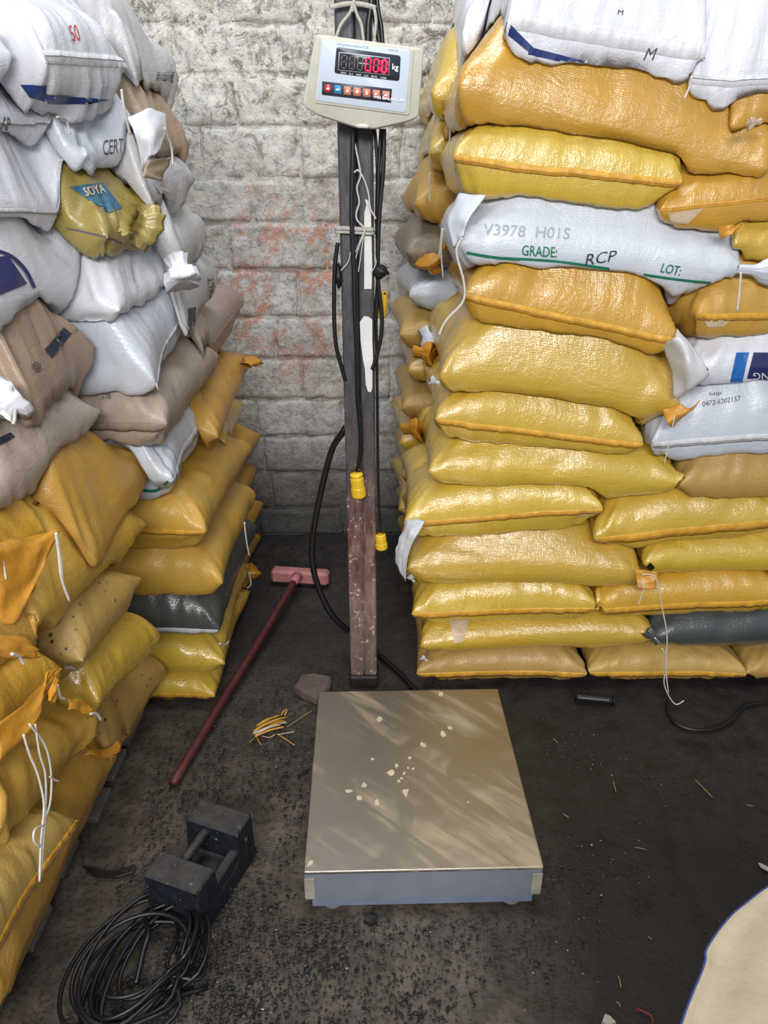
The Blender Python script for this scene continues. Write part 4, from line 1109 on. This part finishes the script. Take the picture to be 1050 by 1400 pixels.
tr = tube('top_rope', [P(a, b, 'Y', 1.93) for a, b in [(452, 10), (470, 6), (484, 5), (500, 7), (514, 11)]], .005, ROPE,
          label='light rope knotted round the post above the indicator', cat='rope', seg=8)
for pts in ([(483, 2), (478, 18), (466, 34), (458, 56)], [(483, 4), (488, 20), (494, 34), (497, 56)], [(482, -8), (484, 4), (481, 16)], [(511, 8), (514, 28), (512, 50)]):
    tube('hanging_end', [P(*q, 'Y', 1.925) for q in pts], .0035, ROPE, tr, seg=6)

# ------------------------------------------------------------------ indicator
IY = 1.86
HOUS = plain('aged_beige_plastic', srgb(196, 194, 178), .5, noise=.1, bump=.0008, scale=120)
ind = empty('weighing_indicator', P(497, 175, 'Y', IY+.03), 'beige digital weighing indicator with a red display fixed to the post', 'indicator')
q = lambda pts, y=IY: [P(a, b, 'Y', y) for a, b in pts]
prism('housing', rounded(q([(431, 46), (580, 66), (572, 160), (556, 166), (512, 176), (486, 174), (432, 156), (413, 143)]), .008), IY, .055, HOUS, ind, bev=.004)
prism('front_bezel', rounded(q([(437, 51), (566, 67), (560, 158), (430, 141)], IY-.004), .006), IY-.004, .006, HOUS, ind, bev=.002)
prism('face_plate', rounded(q([(440, 54), (562, 69), (554, 154), (432, 137)], IY-.006), .006), IY-.006, .003, plain('pale_blue_plate', srgb(196, 208, 222), .4), ind, bev=.0006)
e1, e2, e3, e4 = IY-.0072, IY-.008, IY-.0086, IY-.0092
DARKP = plain('dark_display_surround', srgb(58, 62, 72), .35)
prism('display_surround', rounded(q([(460, 64), (548, 76), (546, 111), (457, 100)], e1), .006), e1, .0015, DARKP, ind)
prism('display_frame', q([(463.5, 71), (533, 79), (532, 103), (462, 96)], e2), e2, .0008, plain('grey_display_line', srgb(176, 180, 186), .5), ind)
prism('display_window', q([(464.5, 72.2), (532, 80), (531, 102), (463, 95)], e3), e3, .0008, plain('dark_display_window', srgb(50, 50, 56), .2), ind)
LEDOFF = plain('unlit_segment', srgb(104, 100, 100), .5)
LEDON = plain('lit_red_segment', srgb(255, 30, 76), .5, emit=1.3)
SEG = {'a': ((0, 1), (1, 1)), 'b': ((1, 1), (1, .5)), 'c': ((1, .5), (1, 0)), 'd': ((0, 0), (1, 0)), 'e': ((0, .5), (0, 0)), 'f': ((0, 1), (0, .5)), 'g': ((0, .5), (1, .5))}
def plate(name, poly, y, mat, par, label=None, d=.0007):
    return prism(name, q(poly, y), y, d, mat, par, label=label)
for i, lit in enumerate(['', '', '', 'abcdef', 'abcdef', 'abcdef']):
    x0 = 467+i*11.0; y0 = 75.3+(x0-464)*.115; hgt = 17; dg = None
    for k, (p0, p1) in SEG.items():
        on = k in lit; th = 1.0 if on else .7
        if on and i == 5: th = 1.7
        wd = 6.6
        def pt(p): return np.array((x0+p[0]*wd-(1-p[1])*1.4+.7, y0+p[0]*.8+(1-p[1])*hgt))
        a, b = pt(p0), pt(p1); t_ = (b-a)/np.linalg.norm(b-a); nn = np.array((-t_[1], t_[0])); a = a+t_*.5; b = b-t_*.5
        plate('digit_segment', [tuple(v) for v in (a, a+nn*th+t_*.8, b+nn*th-t_*.8, b, b-nn*th-t_*.8, a-nn*th+t_*.8)], e4, LEDON if on else LEDOFF, ind,
              'lit red segment' if on else None)
dp = (505.5, 97.5); plate('decimal_point', [(dp[0]+math.cos(a)*1.2, dp[1]+math.sin(a)*1.2) for a in np.linspace(0, 6.28, 9)[:-1]], e4, LEDON, ind, 'lit red decimal point')
TXTW = plain('white_lettering', srgb(232, 234, 240), .5); TXTG = plain('grey_lettering', srgb(96, 106, 120), .5)
def itext(body, quad, mat, y, bold=.0):
    V, F = text_mesh(body, bold)
    return mk('lettering', [P(*warp(quad, u, v), 'Y', y) for u, v in V], F, mat, ind, smooth=False, label=f'printed text {body}')
itext('kg', [(536.5, 87), (545, 88.2), (544.5, 98.5), (536, 97.5)], TXTW, e1-.0006, .015)
itext('WEIGHING INDICATOR', [(460, 58.6), (504, 64), (504, 67), (460, 61.6)], TXTG, IY-.0068)
itext('Model: XK', [(531, 66.8), (544, 68.4), (544, 71.2), (531, 69.6)], TXTG, IY-.0068)
itext('ON   6.1   620   6.0   BTC   USB', [(466, 98), (528, 105.6), (528, 108), (466, 100.4)], TXTW, e1-.0006)
prism('button_strip', q([(440.5, 111), (536, 121.5), (534.5, 140.5), (440, 129.5)], e1), e1, .0012, DARKP, ind)
for i in range(7):
    cx_, cy_ = 448.5+i*13.2, 120.8+i*1.55
    colr = [srgb(206, 60, 76), srgb(60, 150, 210)][i] if i < 2 else srgb(226, 140, 116)
    bm = plain('button_colour', colr, .4)
    if i == 0: poly = [(cx_+math.cos(a)*5, cy_+math.sin(a)*5.6) for a in np.linspace(0, 2*math.pi, 17)[:-1]]
    else: poly = [(cx_-5, cy_-6), (cx_+5, cy_-5), (cx_+4.8, cy_+6), (cx_-5, cy_+5)]
    bt = prism('button', rounded(q(poly, e2), .0015, 2) if i else q(poly, e2), e2, .001, bm, ind, label=['round red button', 'blue square button'][i] if i < 2 else 'orange square button')
    sym = [[(-2.5, 1.5), (0, -2.5), (2.5, 1.5)], [(-2.5, -1), (2.5, -1), (2.5, 1), (-2.5, 1)], [(0, -2.5), (2.2, 2), (-2.2, 2)], [(0, -2.5), (2.5, 0), (0, 2.5), (-2.5, 0)], [(-1, -2.5), (1, -2.5), (1, 2.5), (-1, 2.5)], [(-2, -2), (2, 0), (-2, 2)], [(-2.4, -1), (2.4, -1), (2.4, 1), (-2.4, 1)]][i]
    mk('button_symbol', [P(cx_+a, cy_+b, 'Y', e2-.0006) for a, b in sym], [tuple(range(len(sym)))], TXTW, bt, smooth=False)
itext('MG BALANZAS', [(512, 130.5), (553, 135.5), (553, 139.5), (512, 134.5)], TXTW, e3-.001, .03)
prism('lower_badge', q([(484, 171.5), (492, 169.5), (500, 169.8), (506, 173), (502, 175), (490, 174.6)], IY-.002), IY-.002, .003, plain('pale_badge', srgb(222, 222, 214), .4), ind)
V, F = box_vf(P(497, 130, 'Y', 1.93), (.07, .05, .05), bev=.003)
mk('bracket', V, F, plain('dark_bracket', srgb(50, 48, 48), .5, .4), ind, smooth=False)

# ------------------------------------------------------------------ cables
def cable(lab, pts, r, yv=1.935, name='cable', mat=BLK):
    P3 = [P(p[0], p[1], 'Y', p[2] if len(p) > 2 else yv) for p in pts]
    return tube(name, P3, r, mat, label=lab, cat='cable', seg=8)
c1 = cable('dark cable running down the front of the post to a yellow plug', [(483, 172), (482, 230), (481, 290), (482, 330), (484, 370), (485, 420), (488, 480), (489, 540), (493, 590), (492, 625), (488, 646)], .0062, 1.936)
c2 = cable('thin black cable hanging right of the post with a yellow plug low down', [(512, 176), (516, 230), (515, 300), (517, 370), (514, 420), (515, 480), (516, 560), (517, 650), (520, 728)], .0042, 1.955)
c3 = cable('black cable looping outward on the right of the post', [(525, 176), (524, 230), (519, 290), (517, 340), (517, 385), (522, 430), (521, 460), (514, 490), (509, 505)], .0055, 1.945)
c3b = cable('black cable crossing behind the indicator on the right side of the post', [(521, 176), (519, 210), (517, 260), (516, 330), (516, 400), (513, 440)], .0045, 1.95)
c4 = cable('black cable down the left flank of the post', [(462, 332), (459, 352), (457, 385), (457, 440), (460, 475), (467, 502), (472, 520)], .0055, 1.95)
c5 = cable('thick black cable bowing out left of the post down to its foot', [(473, 583, 1.99), (468, 592, 1.99), (455, 612, 2.0), (444, 650, 2.0), (433, 700, 2.0), (427, 740, 2.0), (428, 775, 1.99), (438, 810, 1.98), (455, 842, 1.98), (476, 862, 1.99)], .0095, 2.0)
tube('sleeve', [P(a, b, 'Y', c) for a, b, c in [(470, 588, 1.99), (463, 600, 1.995), (456, 611, 2.0)]], .0065, BLKT, c5)
c6 = cable('pair of black cables rising beside the post above the indicator', [(519, 60), (514, 30), (509, 0), (507, -60)], .006, 1.94)
tube('strand', [P(a, b, 'Y', 1.945) for a, b in [(523, 60), (521, 35), (516, 5), (513, -60)]], .005, BLK, c6)
tube('strand', [P(a, b, 'Y', 1.935) for a, b in [(503, 62), (504, 30), (508, 0), (508, -60)]], .0065, BLK, c6)
def plug(par, top, bot, w0, w1, yv, lab):
    a, b = P(*top, 'Y', yv), P(*bot, 'Y', yv); d = b-a
    pr = [(0, .55), (.04, .9), (.1, 1), (.18, .82), (.24, 1), (.60, .98), (.64, 1.06), (.94, 1.04), (1, .9)]
    pts = [a+d*t_ for t_, _ in pr]; rr = [(w0*(1-t_)+w1*t_)*k for t_, k in pr]
    V, F = tube_vf(pts, rr, 14)
    o = mk('plug', V, F, YPLUG, par, smooth=False, label=lab)
    for s_ in (-1, 1):
        tube('prong', [a+(s_*w0*.5, 0, 0)-d*.02, a+(s_*w0*.5, 0, 0)-d*.16], .0028, plain('brass', srgb(90, 76, 48), .4, .7), o, n=2, seg=6)
    return o
plug(c1, (487, 646), (491, 679), .0185, .0195, 1.93, 'yellow plug')
plug(c2, (520, 730), (522, 750), .0155, .017, 1.955, 'yellow plug')
c7 = tube('connector_body', smooth_path([P(a, b, 'Y', 1.975) for a, b in [(523, 398), (523, 408), (522, 424), (520, 433)]], 2), .0125, YPLUG, n=2, seg=10,
          label='small yellow connector tucked behind the cables right of the post', cat='connector')
c7.name = 'connector'
tube('screw', [P(526, 401, 'Y', 1.962), P(526, 401, 'Y', 1.955)], .003, plain('screw_dark', srgb(60, 50, 40), .4, .6), c7, n=2, seg=8)
tube('white_tip', [P(520, 431, 'Y', 1.972), P(519, 436, 'Y', 1.972)], .006, TXTW, c7, n=2, seg=8)
def lump(c, r, mat, seed, n=12, parent=None, name='tape_wrap', **kw):
    V = []; F = []
    for i in range(n+1):
        th = math.pi*i/n
        for j in range(2*n):
            ph = math.pi*j/n; d = np.array((math.sin(th)*math.cos(ph), math.sin(th)*math.sin(ph), math.cos(th)))
            k = 1+.22*float(vnoise2(ph*1.3+d[2], th*1.7, seed, 1.4)); V.append(np.array(c)+d*np.array(r)*k)
    for i in range(n):
        for j in range(2*n): F.append((i*2*n+j, (i+1)*2*n+j, (i+1)*2*n+(j+1) % (2*n), i*2*n+(j+1) % (2*n)))
    return mk(name, V, F, mat, parent, **kw)
lump(P(520, 372, 'Y', 1.94), (.019, .012, .016), BLKT, 4, label='bulky black tape wrap round the cables right of the post', cat='tape')
lump(P(463, 378, 'Y', 1.95), (.008, .012, .03), BLKT, 8, label='black tape wrap on the left edge of the post', cat='tape')

# ------------------------------------------------------------------ things on the floor
# broom
PINK = plain('pink_painted_wood', srgb(196, 128, 128), .6, noise=.3, bump=.002); REDW = plain('red_broom_handle', srgb(96, 42, 44), .55, noise=.4, bump=.0015)
ha, hb = P(372, 783, 'Z', .045), P(450, 788, 'Z', .045)
ang = math.atan2(hb[1]-ha[1], hb[0]-ha[0]); hl = np.linalg.norm(hb-ha); hc = (ha+hb)/2
br = empty('broom', (hc[0], hc[1], 0), 'pink-headed broom with a red handle lying on the floor between the stacks', 'broom')
V, F = box_vf((hc[0], hc[1], .04), (hl, .05, .055), ang, bev=.010)
mk('head', V, F, PINK, br, smooth=False, label='pink wooden head')
BRI = plain('black_bristles', srgb(48, 44, 44), .7); parts = []
ca, sa = math.cos(ang), math.sin(ang); rr_ = random.Random(3)
for i in range(260):
    u_ = rr_.uniform(-.46, .46)*hl; z_ = rr_.uniform(.018, .06); l_ = rr_.uniform(.04, .07); fx = rr_.uniform(-.012, .012)
    b0 = np.array((hc[0]+ca*u_-sa*.022, hc[1]+sa*u_+ca*.022, z_)); b1 = b0+np.array((-sa*l_+fx, ca*l_, rr_.uniform(-.02, .0))); b1[2] = max(b1[2], .004)
    parts.append(tube_vf([b0, (b0+b1)/2+(0, 0, .003), b1], .0011, 3))
V, F = join_vf(parts); mk('bristles', V, F, BRI, br, kind='stuff')
h0 = P(405, 790, 'Z', .065); h1 = P(236, 1072, 'Z', .016)
tube('handle', [h0, h0*.66+h1*.34+(0.003, 0, .0), h0*.33+h1*.67, h1], .0125, REDW, br, n=5, seg=12, label='long dark red handle')
tube('socket', [h0+(h1-h0)*-.012, h0+(h1-h0)*.035], [.019, .0145], PINK, br, n=2, seg=12)
# iron test weight
IRON = plain('black_painted_iron', srgb(40, 45, 56), .5, .2, noise=.45, bump=.003, scale=50)
def worn_iron():
    t = NT('worn_black_iron'); tc = t.n('ShaderNodeTexCoord').outputs['Object']
    sx = t.n('ShaderNodeSeparateXYZ'); t.l(t.n('ShaderNodeNewGeometry').outputs['Normal'], sx.inputs[0])
    f = t.noise(24, 6, .7, vec=tc); base = t.ramp(t.noise(60, 5, vec=tc), [(.35, srgb(16, 18, 24)), (.7, srgb(34, 38, 50))])
    dust = t.math('MULTIPLY', t.ramp(f, [(.38, BW(.35)), (.62, BW(1))]), t.ramp(sx.outputs[2], [(.5, BW(0)), (.9, BW(1))]))
    base = t.mix(t.math('MULTIPLY', dust, .8), base, srgb(74, 69, 62))
    base = t.mix(t.ramp(t.noise(38, 6, .7, vec=tc), [(.63, BW(0)), (.67, BW(.7))]), base, srgb(150, 150, 152))
    t.l(base, t.b.inputs['Base Color']); t.b.inputs['Roughness'].default_value = .55; t.b.inputs['Metallic'].default_value = .1
    t.l(t.bump(f, .5, .004), t.b.inputs['Normal']); return t.m
IRON = worn_iron()
nb = P(277, 1284, 'Z', 0); fb = P(351, 1167, 'Z', 0)
dl = fb-nb; WLn = np.linalg.norm(dl); dl /= WLn; dw = np.array((-dl[1], dl[0], 0))
WWd = .135; WH = .135
# side profile (along length, height): a U cut, extruded across the width
prf = [(0.004, 0), (WLn-.004, 0), (WLn, .006), (WLn-.004, WH-.006), (WLn-.010, WH), (WLn-.066, WH), (WLn-.071, WH-.006), (WLn-.076, .058), (WLn-.09, .048), (.088, .048), (.076, .058), (.071, WH-.006), (.066, WH), (.010, WH), (.004, WH-.006), (0, .006)]
V = []; m = len(prf)
for k, ins in ((0, .004), (.004, 0), (WWd-.004, 0), (WWd, .004)):
    cxp = WLn/2
    for a, b in prf:
        a2 = a+(ins if a < cxp*.1 else -ins if a > cxp*1.9 else 0); b2 = b-(ins if b > WH*.9 else 0)
        V.append(nb+dl*a2+dw*k+np.array((0, 0, b2)))
F = []
for k in range(3):
    for i in range(m): F.append((k*m+i, k*m+(i+1) % m, (k+1)*m+(i+1) % m, (k+1)*m+i))
F += [tuple(range(m)), tuple(range(3*m, 4*m))[::-1]]
wt = fixn(mk('iron_test_weight', V, F, IRON, smooth=False, label='black iron block weight with a sunken handle, on the floor left of the platform', cat='weight'))
tube('handle', [nb+dl*.06+dw*.085+np.array((0, 0, .108)), nb+dl*WLn/2+dw*.085+np.array((0, 0, .111)), nb+dl*(WLn-.06)+dw*.085+np.array((0, 0, .108))], .012, IRON, wt, n=5, seg=10)
V, F = box_vf(nb+dl*WLn/2+dw*.012+np.array((0, 0, .06)), (WLn-.13, .022, .05), math.atan2(dl[1], dl[0]), bev=.004)
mk('side_cheek', V, F, IRON, wt, smooth=False)
# coil of cable
cc = P(198, 1322, 'Z', .03); pts = []; rr_ = random.Random(11)
NL = 11
for i in range(NL*14):
    t_ = i/14; k = int(t_); a = 2*math.pi*t_
    ra = .088+.032*math.sin(k*2.1)+.006*math.sin(t_*5); rb = .125+.03*math.sin(k*1.3+1)
    x = math.cos(a)*ra+.018*math.sin(k*1.7); y = math.sin(a)*rb+.02*math.cos(k*2.3)
    z = .010+.0050*k*.9+.022*(1+math.sin(a+k*.9))*(.5+.5*math.sin(k*1.9)**2)
    pts.append(cc+np.array((x*.94+y*.25, y*.97-x*.1, z-cc[2])))
pts += [cc+np.array((.07, -.06, 0)), cc+np.array((.13, -.03, -.02))]
coil = tube('cable_coil', pts, .0046, BLK, n=3, seg=7, label='tangled coil of black cable beside the iron weight', cat='cable')
tube('cable_tie', [P(197, 1255, 'Z', .05), P(203, 1275, 'Z', .065), P(196, 1300, 'Z', .06), P(186, 1345, 'Z', .05)], .006, BLK, coil, seg=7)
# floor cable and tube at the right
def floor_tube(lab, px, z, r, mat, cat, name):
    return tube(name, [P(a, b, 'Z', z) for a, b in px], r, mat, label=lab, cat=cat, seg=8)
floor_tube('thin black cable looping on the dark floor at the right', [(913, 958), (914, 975), (925, 990), (950, 998), (978, 996), (1000, 984), (1020, 965), (1060, 960)], .006, .005, BLK, 'cable', 'floor_cable')
floor_tube('black cable lying between the post foot and the right-hand stack', [(512, 888), (525, 902), (545, 920), (562, 938), (568, 945)], .009, .0085, BLK, 'cable', 'floor_cable')
a, b = P(786, 953, 'Z', .014), P(838, 958, 'Z', .014)
o = tube('black_pipe', [a, a*.5+b*.5, b], .0135, BLK, n=3, seg=14, label='short piece of black pipe on the floor below the right-hand stack', cat='pipe')
tube('pipe_rim', [b, b+(b-a)*.03], .0155, BLK, o, n=2, seg=14)
# brick fragment
def fragment(name, outline, h, mat, lab, cat):
    pts = [P(a, b, 'Z', 0) for a, b in outline]; c = sum(pts)/len(pts); V = []; m = len(pts)
    for z, k in ((.001, 1.0), (h*.75, .98), (h, .88)): V += [c+(p-c)*k+np.array((0, 0, z*(1+.15*math.sin(i*2.3)))) for i, p in enumerate(pts)]
    F = [tuple(range(m))[::-1], tuple(range(2*m, 3*m))]+[(k*m+i, k*m+(i+1) % m, (k+1)*m+(i+1) % m, (k+1)*m+i) for k in range(2) for i in range(m)]
    return fixn(mk(name, V, F, mat, smooth=False, label=lab, cat=cat))
fragment('brick_fragment', [(402, 946), (412, 932), (428, 927), (454, 934), (452, 946), (436, 965), (414, 956)], .028, plain('dusty_brick', srgb(104, 90, 82), .9, noise=.3, bump=.004), 'broken brick piece on the floor at the platform corner', 'brick')
fragment('stone', [(497, 1262), (503, 1254), (515, 1256), (516, 1264), (506, 1268)], .012, plain('dark_stone', srgb(26, 24, 24), .6), 'small dark stone in front of the platform', 'stone')
SCR = plain('pale_scrap', srgb(178, 170, 156), .7, noise=.2)
fragment('paper_scrap', [(1036, 1180), (1042, 1182), (1054, 1188), (1050, 1192), (1040, 1187)], .003, SCR, 'pale paper scrap on the floor at the right edge', 'scrap')
fragment('plastic_scrap', [(822, 1400), (826, 1390), (834, 1392), (842, 1402), (832, 1406)], .01, SCR, 'crumpled white scrap at the bottom edge of the photo', 'scrap')
tube('red_thread', [P(a, b, 'Z', .003) for a, b in [(870, 1379), (880, 1383), (890, 1389), (893, 1402)]], .0012, plain('red_thread', srgb(170, 40, 34), .6), label='thin red thread on the floor near the bottom edge', cat='thread', seg=5)
fragment('metal_scrap', [(112, 1186), (130, 1190), (150, 1194), (172, 1190), (186, 1186), (184, 1194), (160, 1202), (132, 1200)], .006, plain('dark_scrap', srgb(40, 38, 38), .4, .3, noise=.4), 'thin dark scrap lying between the pallet and the iron weight', 'scrap')
# torn yellow strapping
HUS = [plain('yellow_fibre', srgb(212, 160, 62), .55, noise=.3), plain('pale_fibre', srgb(206, 186, 168), .6), plain('green_fibre', srgb(132, 124, 56), .6)]
tc_ = P(368, 996, 'Z', 0); tuft = empty('fibre_bundle', tc_, 'crumpled bundle of torn yellow strapping left of the platform', 'scrap')
rr_ = random.Random(5)
def fibre(pts, r, m):
    tube('fibre', [P(a, b, 'Z', z) for a, b, z in pts], r, m, tuft, n=4, seg=6, flat=.4)
for i in range(15):
    y0 = 1000+rr_.uniform(-9, 7); sl = -.42+rr_.uniform(-.12, .12); x0 = 346+rr_.uniform(0, 8); L = rr_.uniform(26, 40)
    fibre([(x0, y0, .008+i*.0012), (x0+L*.5, y0+sl*L*.5-2, .018+i*.0016), (x0+L, y0+sl*L, .008+i*.0010)], rr_.uniform(.0035, .0065), HUS[0] if i % 4 else HUS[1])
fibre([(384, 978, .01), (388, 972, .02), (392, 970, .012), (389, 978, .006)], .003, HUS[0])
for f_, m in (([(380, 1004, .01), (392, 1002, .006), (403, 1000, .004)], HUS[1]), ([(378, 1003, .01), (390, 1010, .005), (403, 1019, .004)], HUS[0]),
              ([(350, 1000, .01), (352, 1010, .006), (357, 1018, .004)], HUS[0]), ([(350, 1008, .006), (344, 1012, .004), (341, 1015, .003)], HUS[2]),
              ([(392, 994, .004), (410, 982, .004), (427, 971, .004)], HUS[2]), ([(376, 1004, .012), (368, 1008, .006), (358, 1006, .005)], HUS[1])):
    fibre(f_, .0018, m)
# pallet boards poking out under the near left sacks
WOODG = plain('grey_weathered_wood', srgb(92, 88, 86), .8, noise=.3, bump=.003)
pal = empty('pallet', (-.95, 1.3, 0), 'grey weathered pallet under the near left sacks, board ends showing', 'pallet')
for px, py0, py1, xr in [(188, 983, 1018, .015), (168, 1027, 1066, .01), (146, 1080, 1123, .0), (100, 1150, 1200, 0), (60, 1240, 1300, 0)]:
    p0, p1 = P(px, py1, 'Z', .03), P(px, py0, 'Z', .03)
    V, F = box_vf(((p0[0]-.022-1.25)/2, (p0[1]+p1[1])/2, .032), (p0[0]-.022+1.25, max(.05, (p1[1]-p0[1])), .018), 0, bev=.003)
    mk('board', V, F, WOODG, pal, smooth=False)
for x in (-.78, -1.15):
    V, F = box_vf((x, 1.25, .012), (.07, 1.0, .022), 0, bev=.003); mk('runner', V, F, WOODG, pal, smooth=False)
# cream sack in the near right corner
CRM = plain('cream_woven_cloth', srgb(172, 158, 134), .85, noise=.1, bump=.004, scale=40)
rim_px = [(1120, 1185), (1085, 1195), (1050, 1213), (1022, 1234), (997, 1255), (975, 1284), (965, 1302), (964, 1318), (953, 1345), (942, 1372), (932, 1402), (925, 1440), (930, 1500)]
ZR = .55
rim = smooth_path([P(a, b, 'Z', ZR) for a, b in rim_px], 4)
far = [np.array((x, y, ZR)) for x, y in [(.36, .36), (.46, .27), (.6, .24), (.74, .30), (.82, .42), (.84, .56), (.80, .68)]]
rim = smooth_path([np.array(p) for p in (list(rim[::3])+far)], 4, closed=True)
c = sum(rim)/len(rim); m = len(rim); V = []; F = []
lev = [(.0, .86), (.06, .97), (.2, 1.02), (.4, 1.02), (.52, 1.0), (ZR, 1.0), (ZR+.004, .985), (ZR-.002, .95), (ZR-.004, .8), (ZR+.008, .6), (ZR+.012, .35), (ZR+.008, .1)]
for z, k in lev:
    for i, p in enumerate(rim):
        d = p-c; f = 1+.012*float(vnoise2(i*.5, z*9, 21, 1)) if z < ZR-.01 else 1
        V.append((c[0]+d[0]*k*f, c[1]+d[1]*k*f, z+(.012*float(vnoise2(c[0]*9+d[0]*k*9, d[1]*k*9, 22, 1)) if k < .9 and z > .5 else 0)))
for r in range(len(lev)-1):
    for i in range(m): F.append((r*m+i, r*m+(i+1) % m, (r+1)*m+(i+1) % m, (r+1)*m+i))
F += [tuple(range(m))[::-1], tuple(range((len(lev)-1)*m, len(lev)*m))]
cs = mk('cream_sack', V, F, CRM, label='cream cloth sack with a blue stitched edge in the bottom right corner', cat='sack')
tube('blue_edge', rim+[rim[0]], .0022, plain('blue_stitched_edge', srgb(44, 62, 122), .7), cs, n=1, seg=6, label='blue stitched edge')

# grit on the floor: uncountable
def grit(name, n, zone, smin, smax, mat, lab, seed, flat=.6):
    r = np.random.default_rng(seed); V = []; F = []
    oct_ = np.array([(1, 0, 0), (0, 1, 0), (-1, 0, 0), (0, -1, 0), (0, 0, 1), (0, 0, -1)])
    of = [(0, 1, 4), (1, 2, 4), (2, 3, 4), (3, 0, 4), (1, 0, 5), (2, 1, 5), (3, 2, 5), (0, 3, 5)]
    k = 0
    while k < n:
        p = zone(r)
        if p is None: continue
        s_ = r.uniform(smin, smax)*(1+.8*(r.random() < .08)); sc3 = s_*r.uniform(.5, 1.2, 3)*(1, 1, flat); a = r.uniform(0, 6.28)
        v = oct_*sc3; c_, q_ = math.cos(a), math.sin(a); v = np.stack([v[:, 0]*c_-v[:, 1]*q_, v[:, 0]*q_+v[:, 1]*c_, v[:, 2]], 1)
        o = len(V)*1; V.extend((v+np.array((p[0], p[1], sc3[2]*.7))).tolist()); F.extend([tuple(i+o for i in f) for f in of]); k += 1
    return mk(name, V, F, mat, smooth=False, label=lab, cat='grit', kind='stuff', origin=(0, 0, 0))
def blocked(x, y):
    if -.2 < x < .36 and 1.13 < y < 1.80: return True
    if x > .06 and y > 1.93: return True
    if x < -.62 and y < 1.85: return True
    return x < -.45 and y > 1.82
def zone_left(r):
    px = r.uniform(60, 760) if r.random() < .8 else r.uniform(60, 470); py = r.uniform(735, 1420)
    p = P(px, py, 'Z', 0); x, y = p[0], p[1]
    if blocked(x, y): return None
    d = float(vnoise2(x, y, 41, 4))+float(vnoise2(x, y, 42, 11))*.6
    if d < r.uniform(-.7, .6)+min(1.4, max(0, (x-.05)*2.6)): return None
    return x, y
def zone_right(r):
    p = P(r.uniform(700, 1050), r.uniform(950, 1420), 'Z', 0); x, y = p[0], p[1]
    if blocked(x, y): return None
    d = float(vnoise2(x, y, 51, 5))
    if d < r.uniform(-.3, .6): return None
    return x, y
GRIT = plain('black_grit', srgb(20, 19, 20), .55)
grit('black_grit', 7000, zone_left, .0012, .0043, GRIT, 'black seeds and grit scattered over the floor on the left', 1)
grit('dark_grit', 1300, zone_right, .001, .003, GRIT, 'dark grit scattered over the floor on the right', 2)
grit('pale_crumbs', 260, lambda r: (zone_left(r) if r.random() < .6 else zone_right(r)), .0007, .0018, SCR, 'tiny pale crumbs scattered over the floor', 3)
# single straws
STRAW = plain('dry_straw', srgb(150, 140, 80), .7); parts = []
rr_ = random.Random(9)
for (a, b, c_, d_) in [(838, 1068, 842, 1082), (950, 1066, 974, 1090), (770, 1112, 778, 1118), (868, 1158, 884, 1162), (845, 1334, 849, 1350), (886, 1280, 892, 1284), (842, 1370, 848, 1376), (756, 1010, 762, 1016), (1020, 1100, 1030, 1102)]:
    p0, p1 = P(a, b, 'Z', .003), P(c_, d_, 'Z', .003); mid = (p0+p1)/2+np.array((rr_.uniform(-.004, .004), rr_.uniform(-.004, .004), .003))
    parts.append(tube_vf(smooth_path([p0, mid, p1], 4), .0009, 4))
V, F = join_vf(parts); mk('loose_straw', V, F, STRAW, label='a few thin straws scattered on the dark floor', cat='straw', kind='stuff', origin=(0, 0, 0))
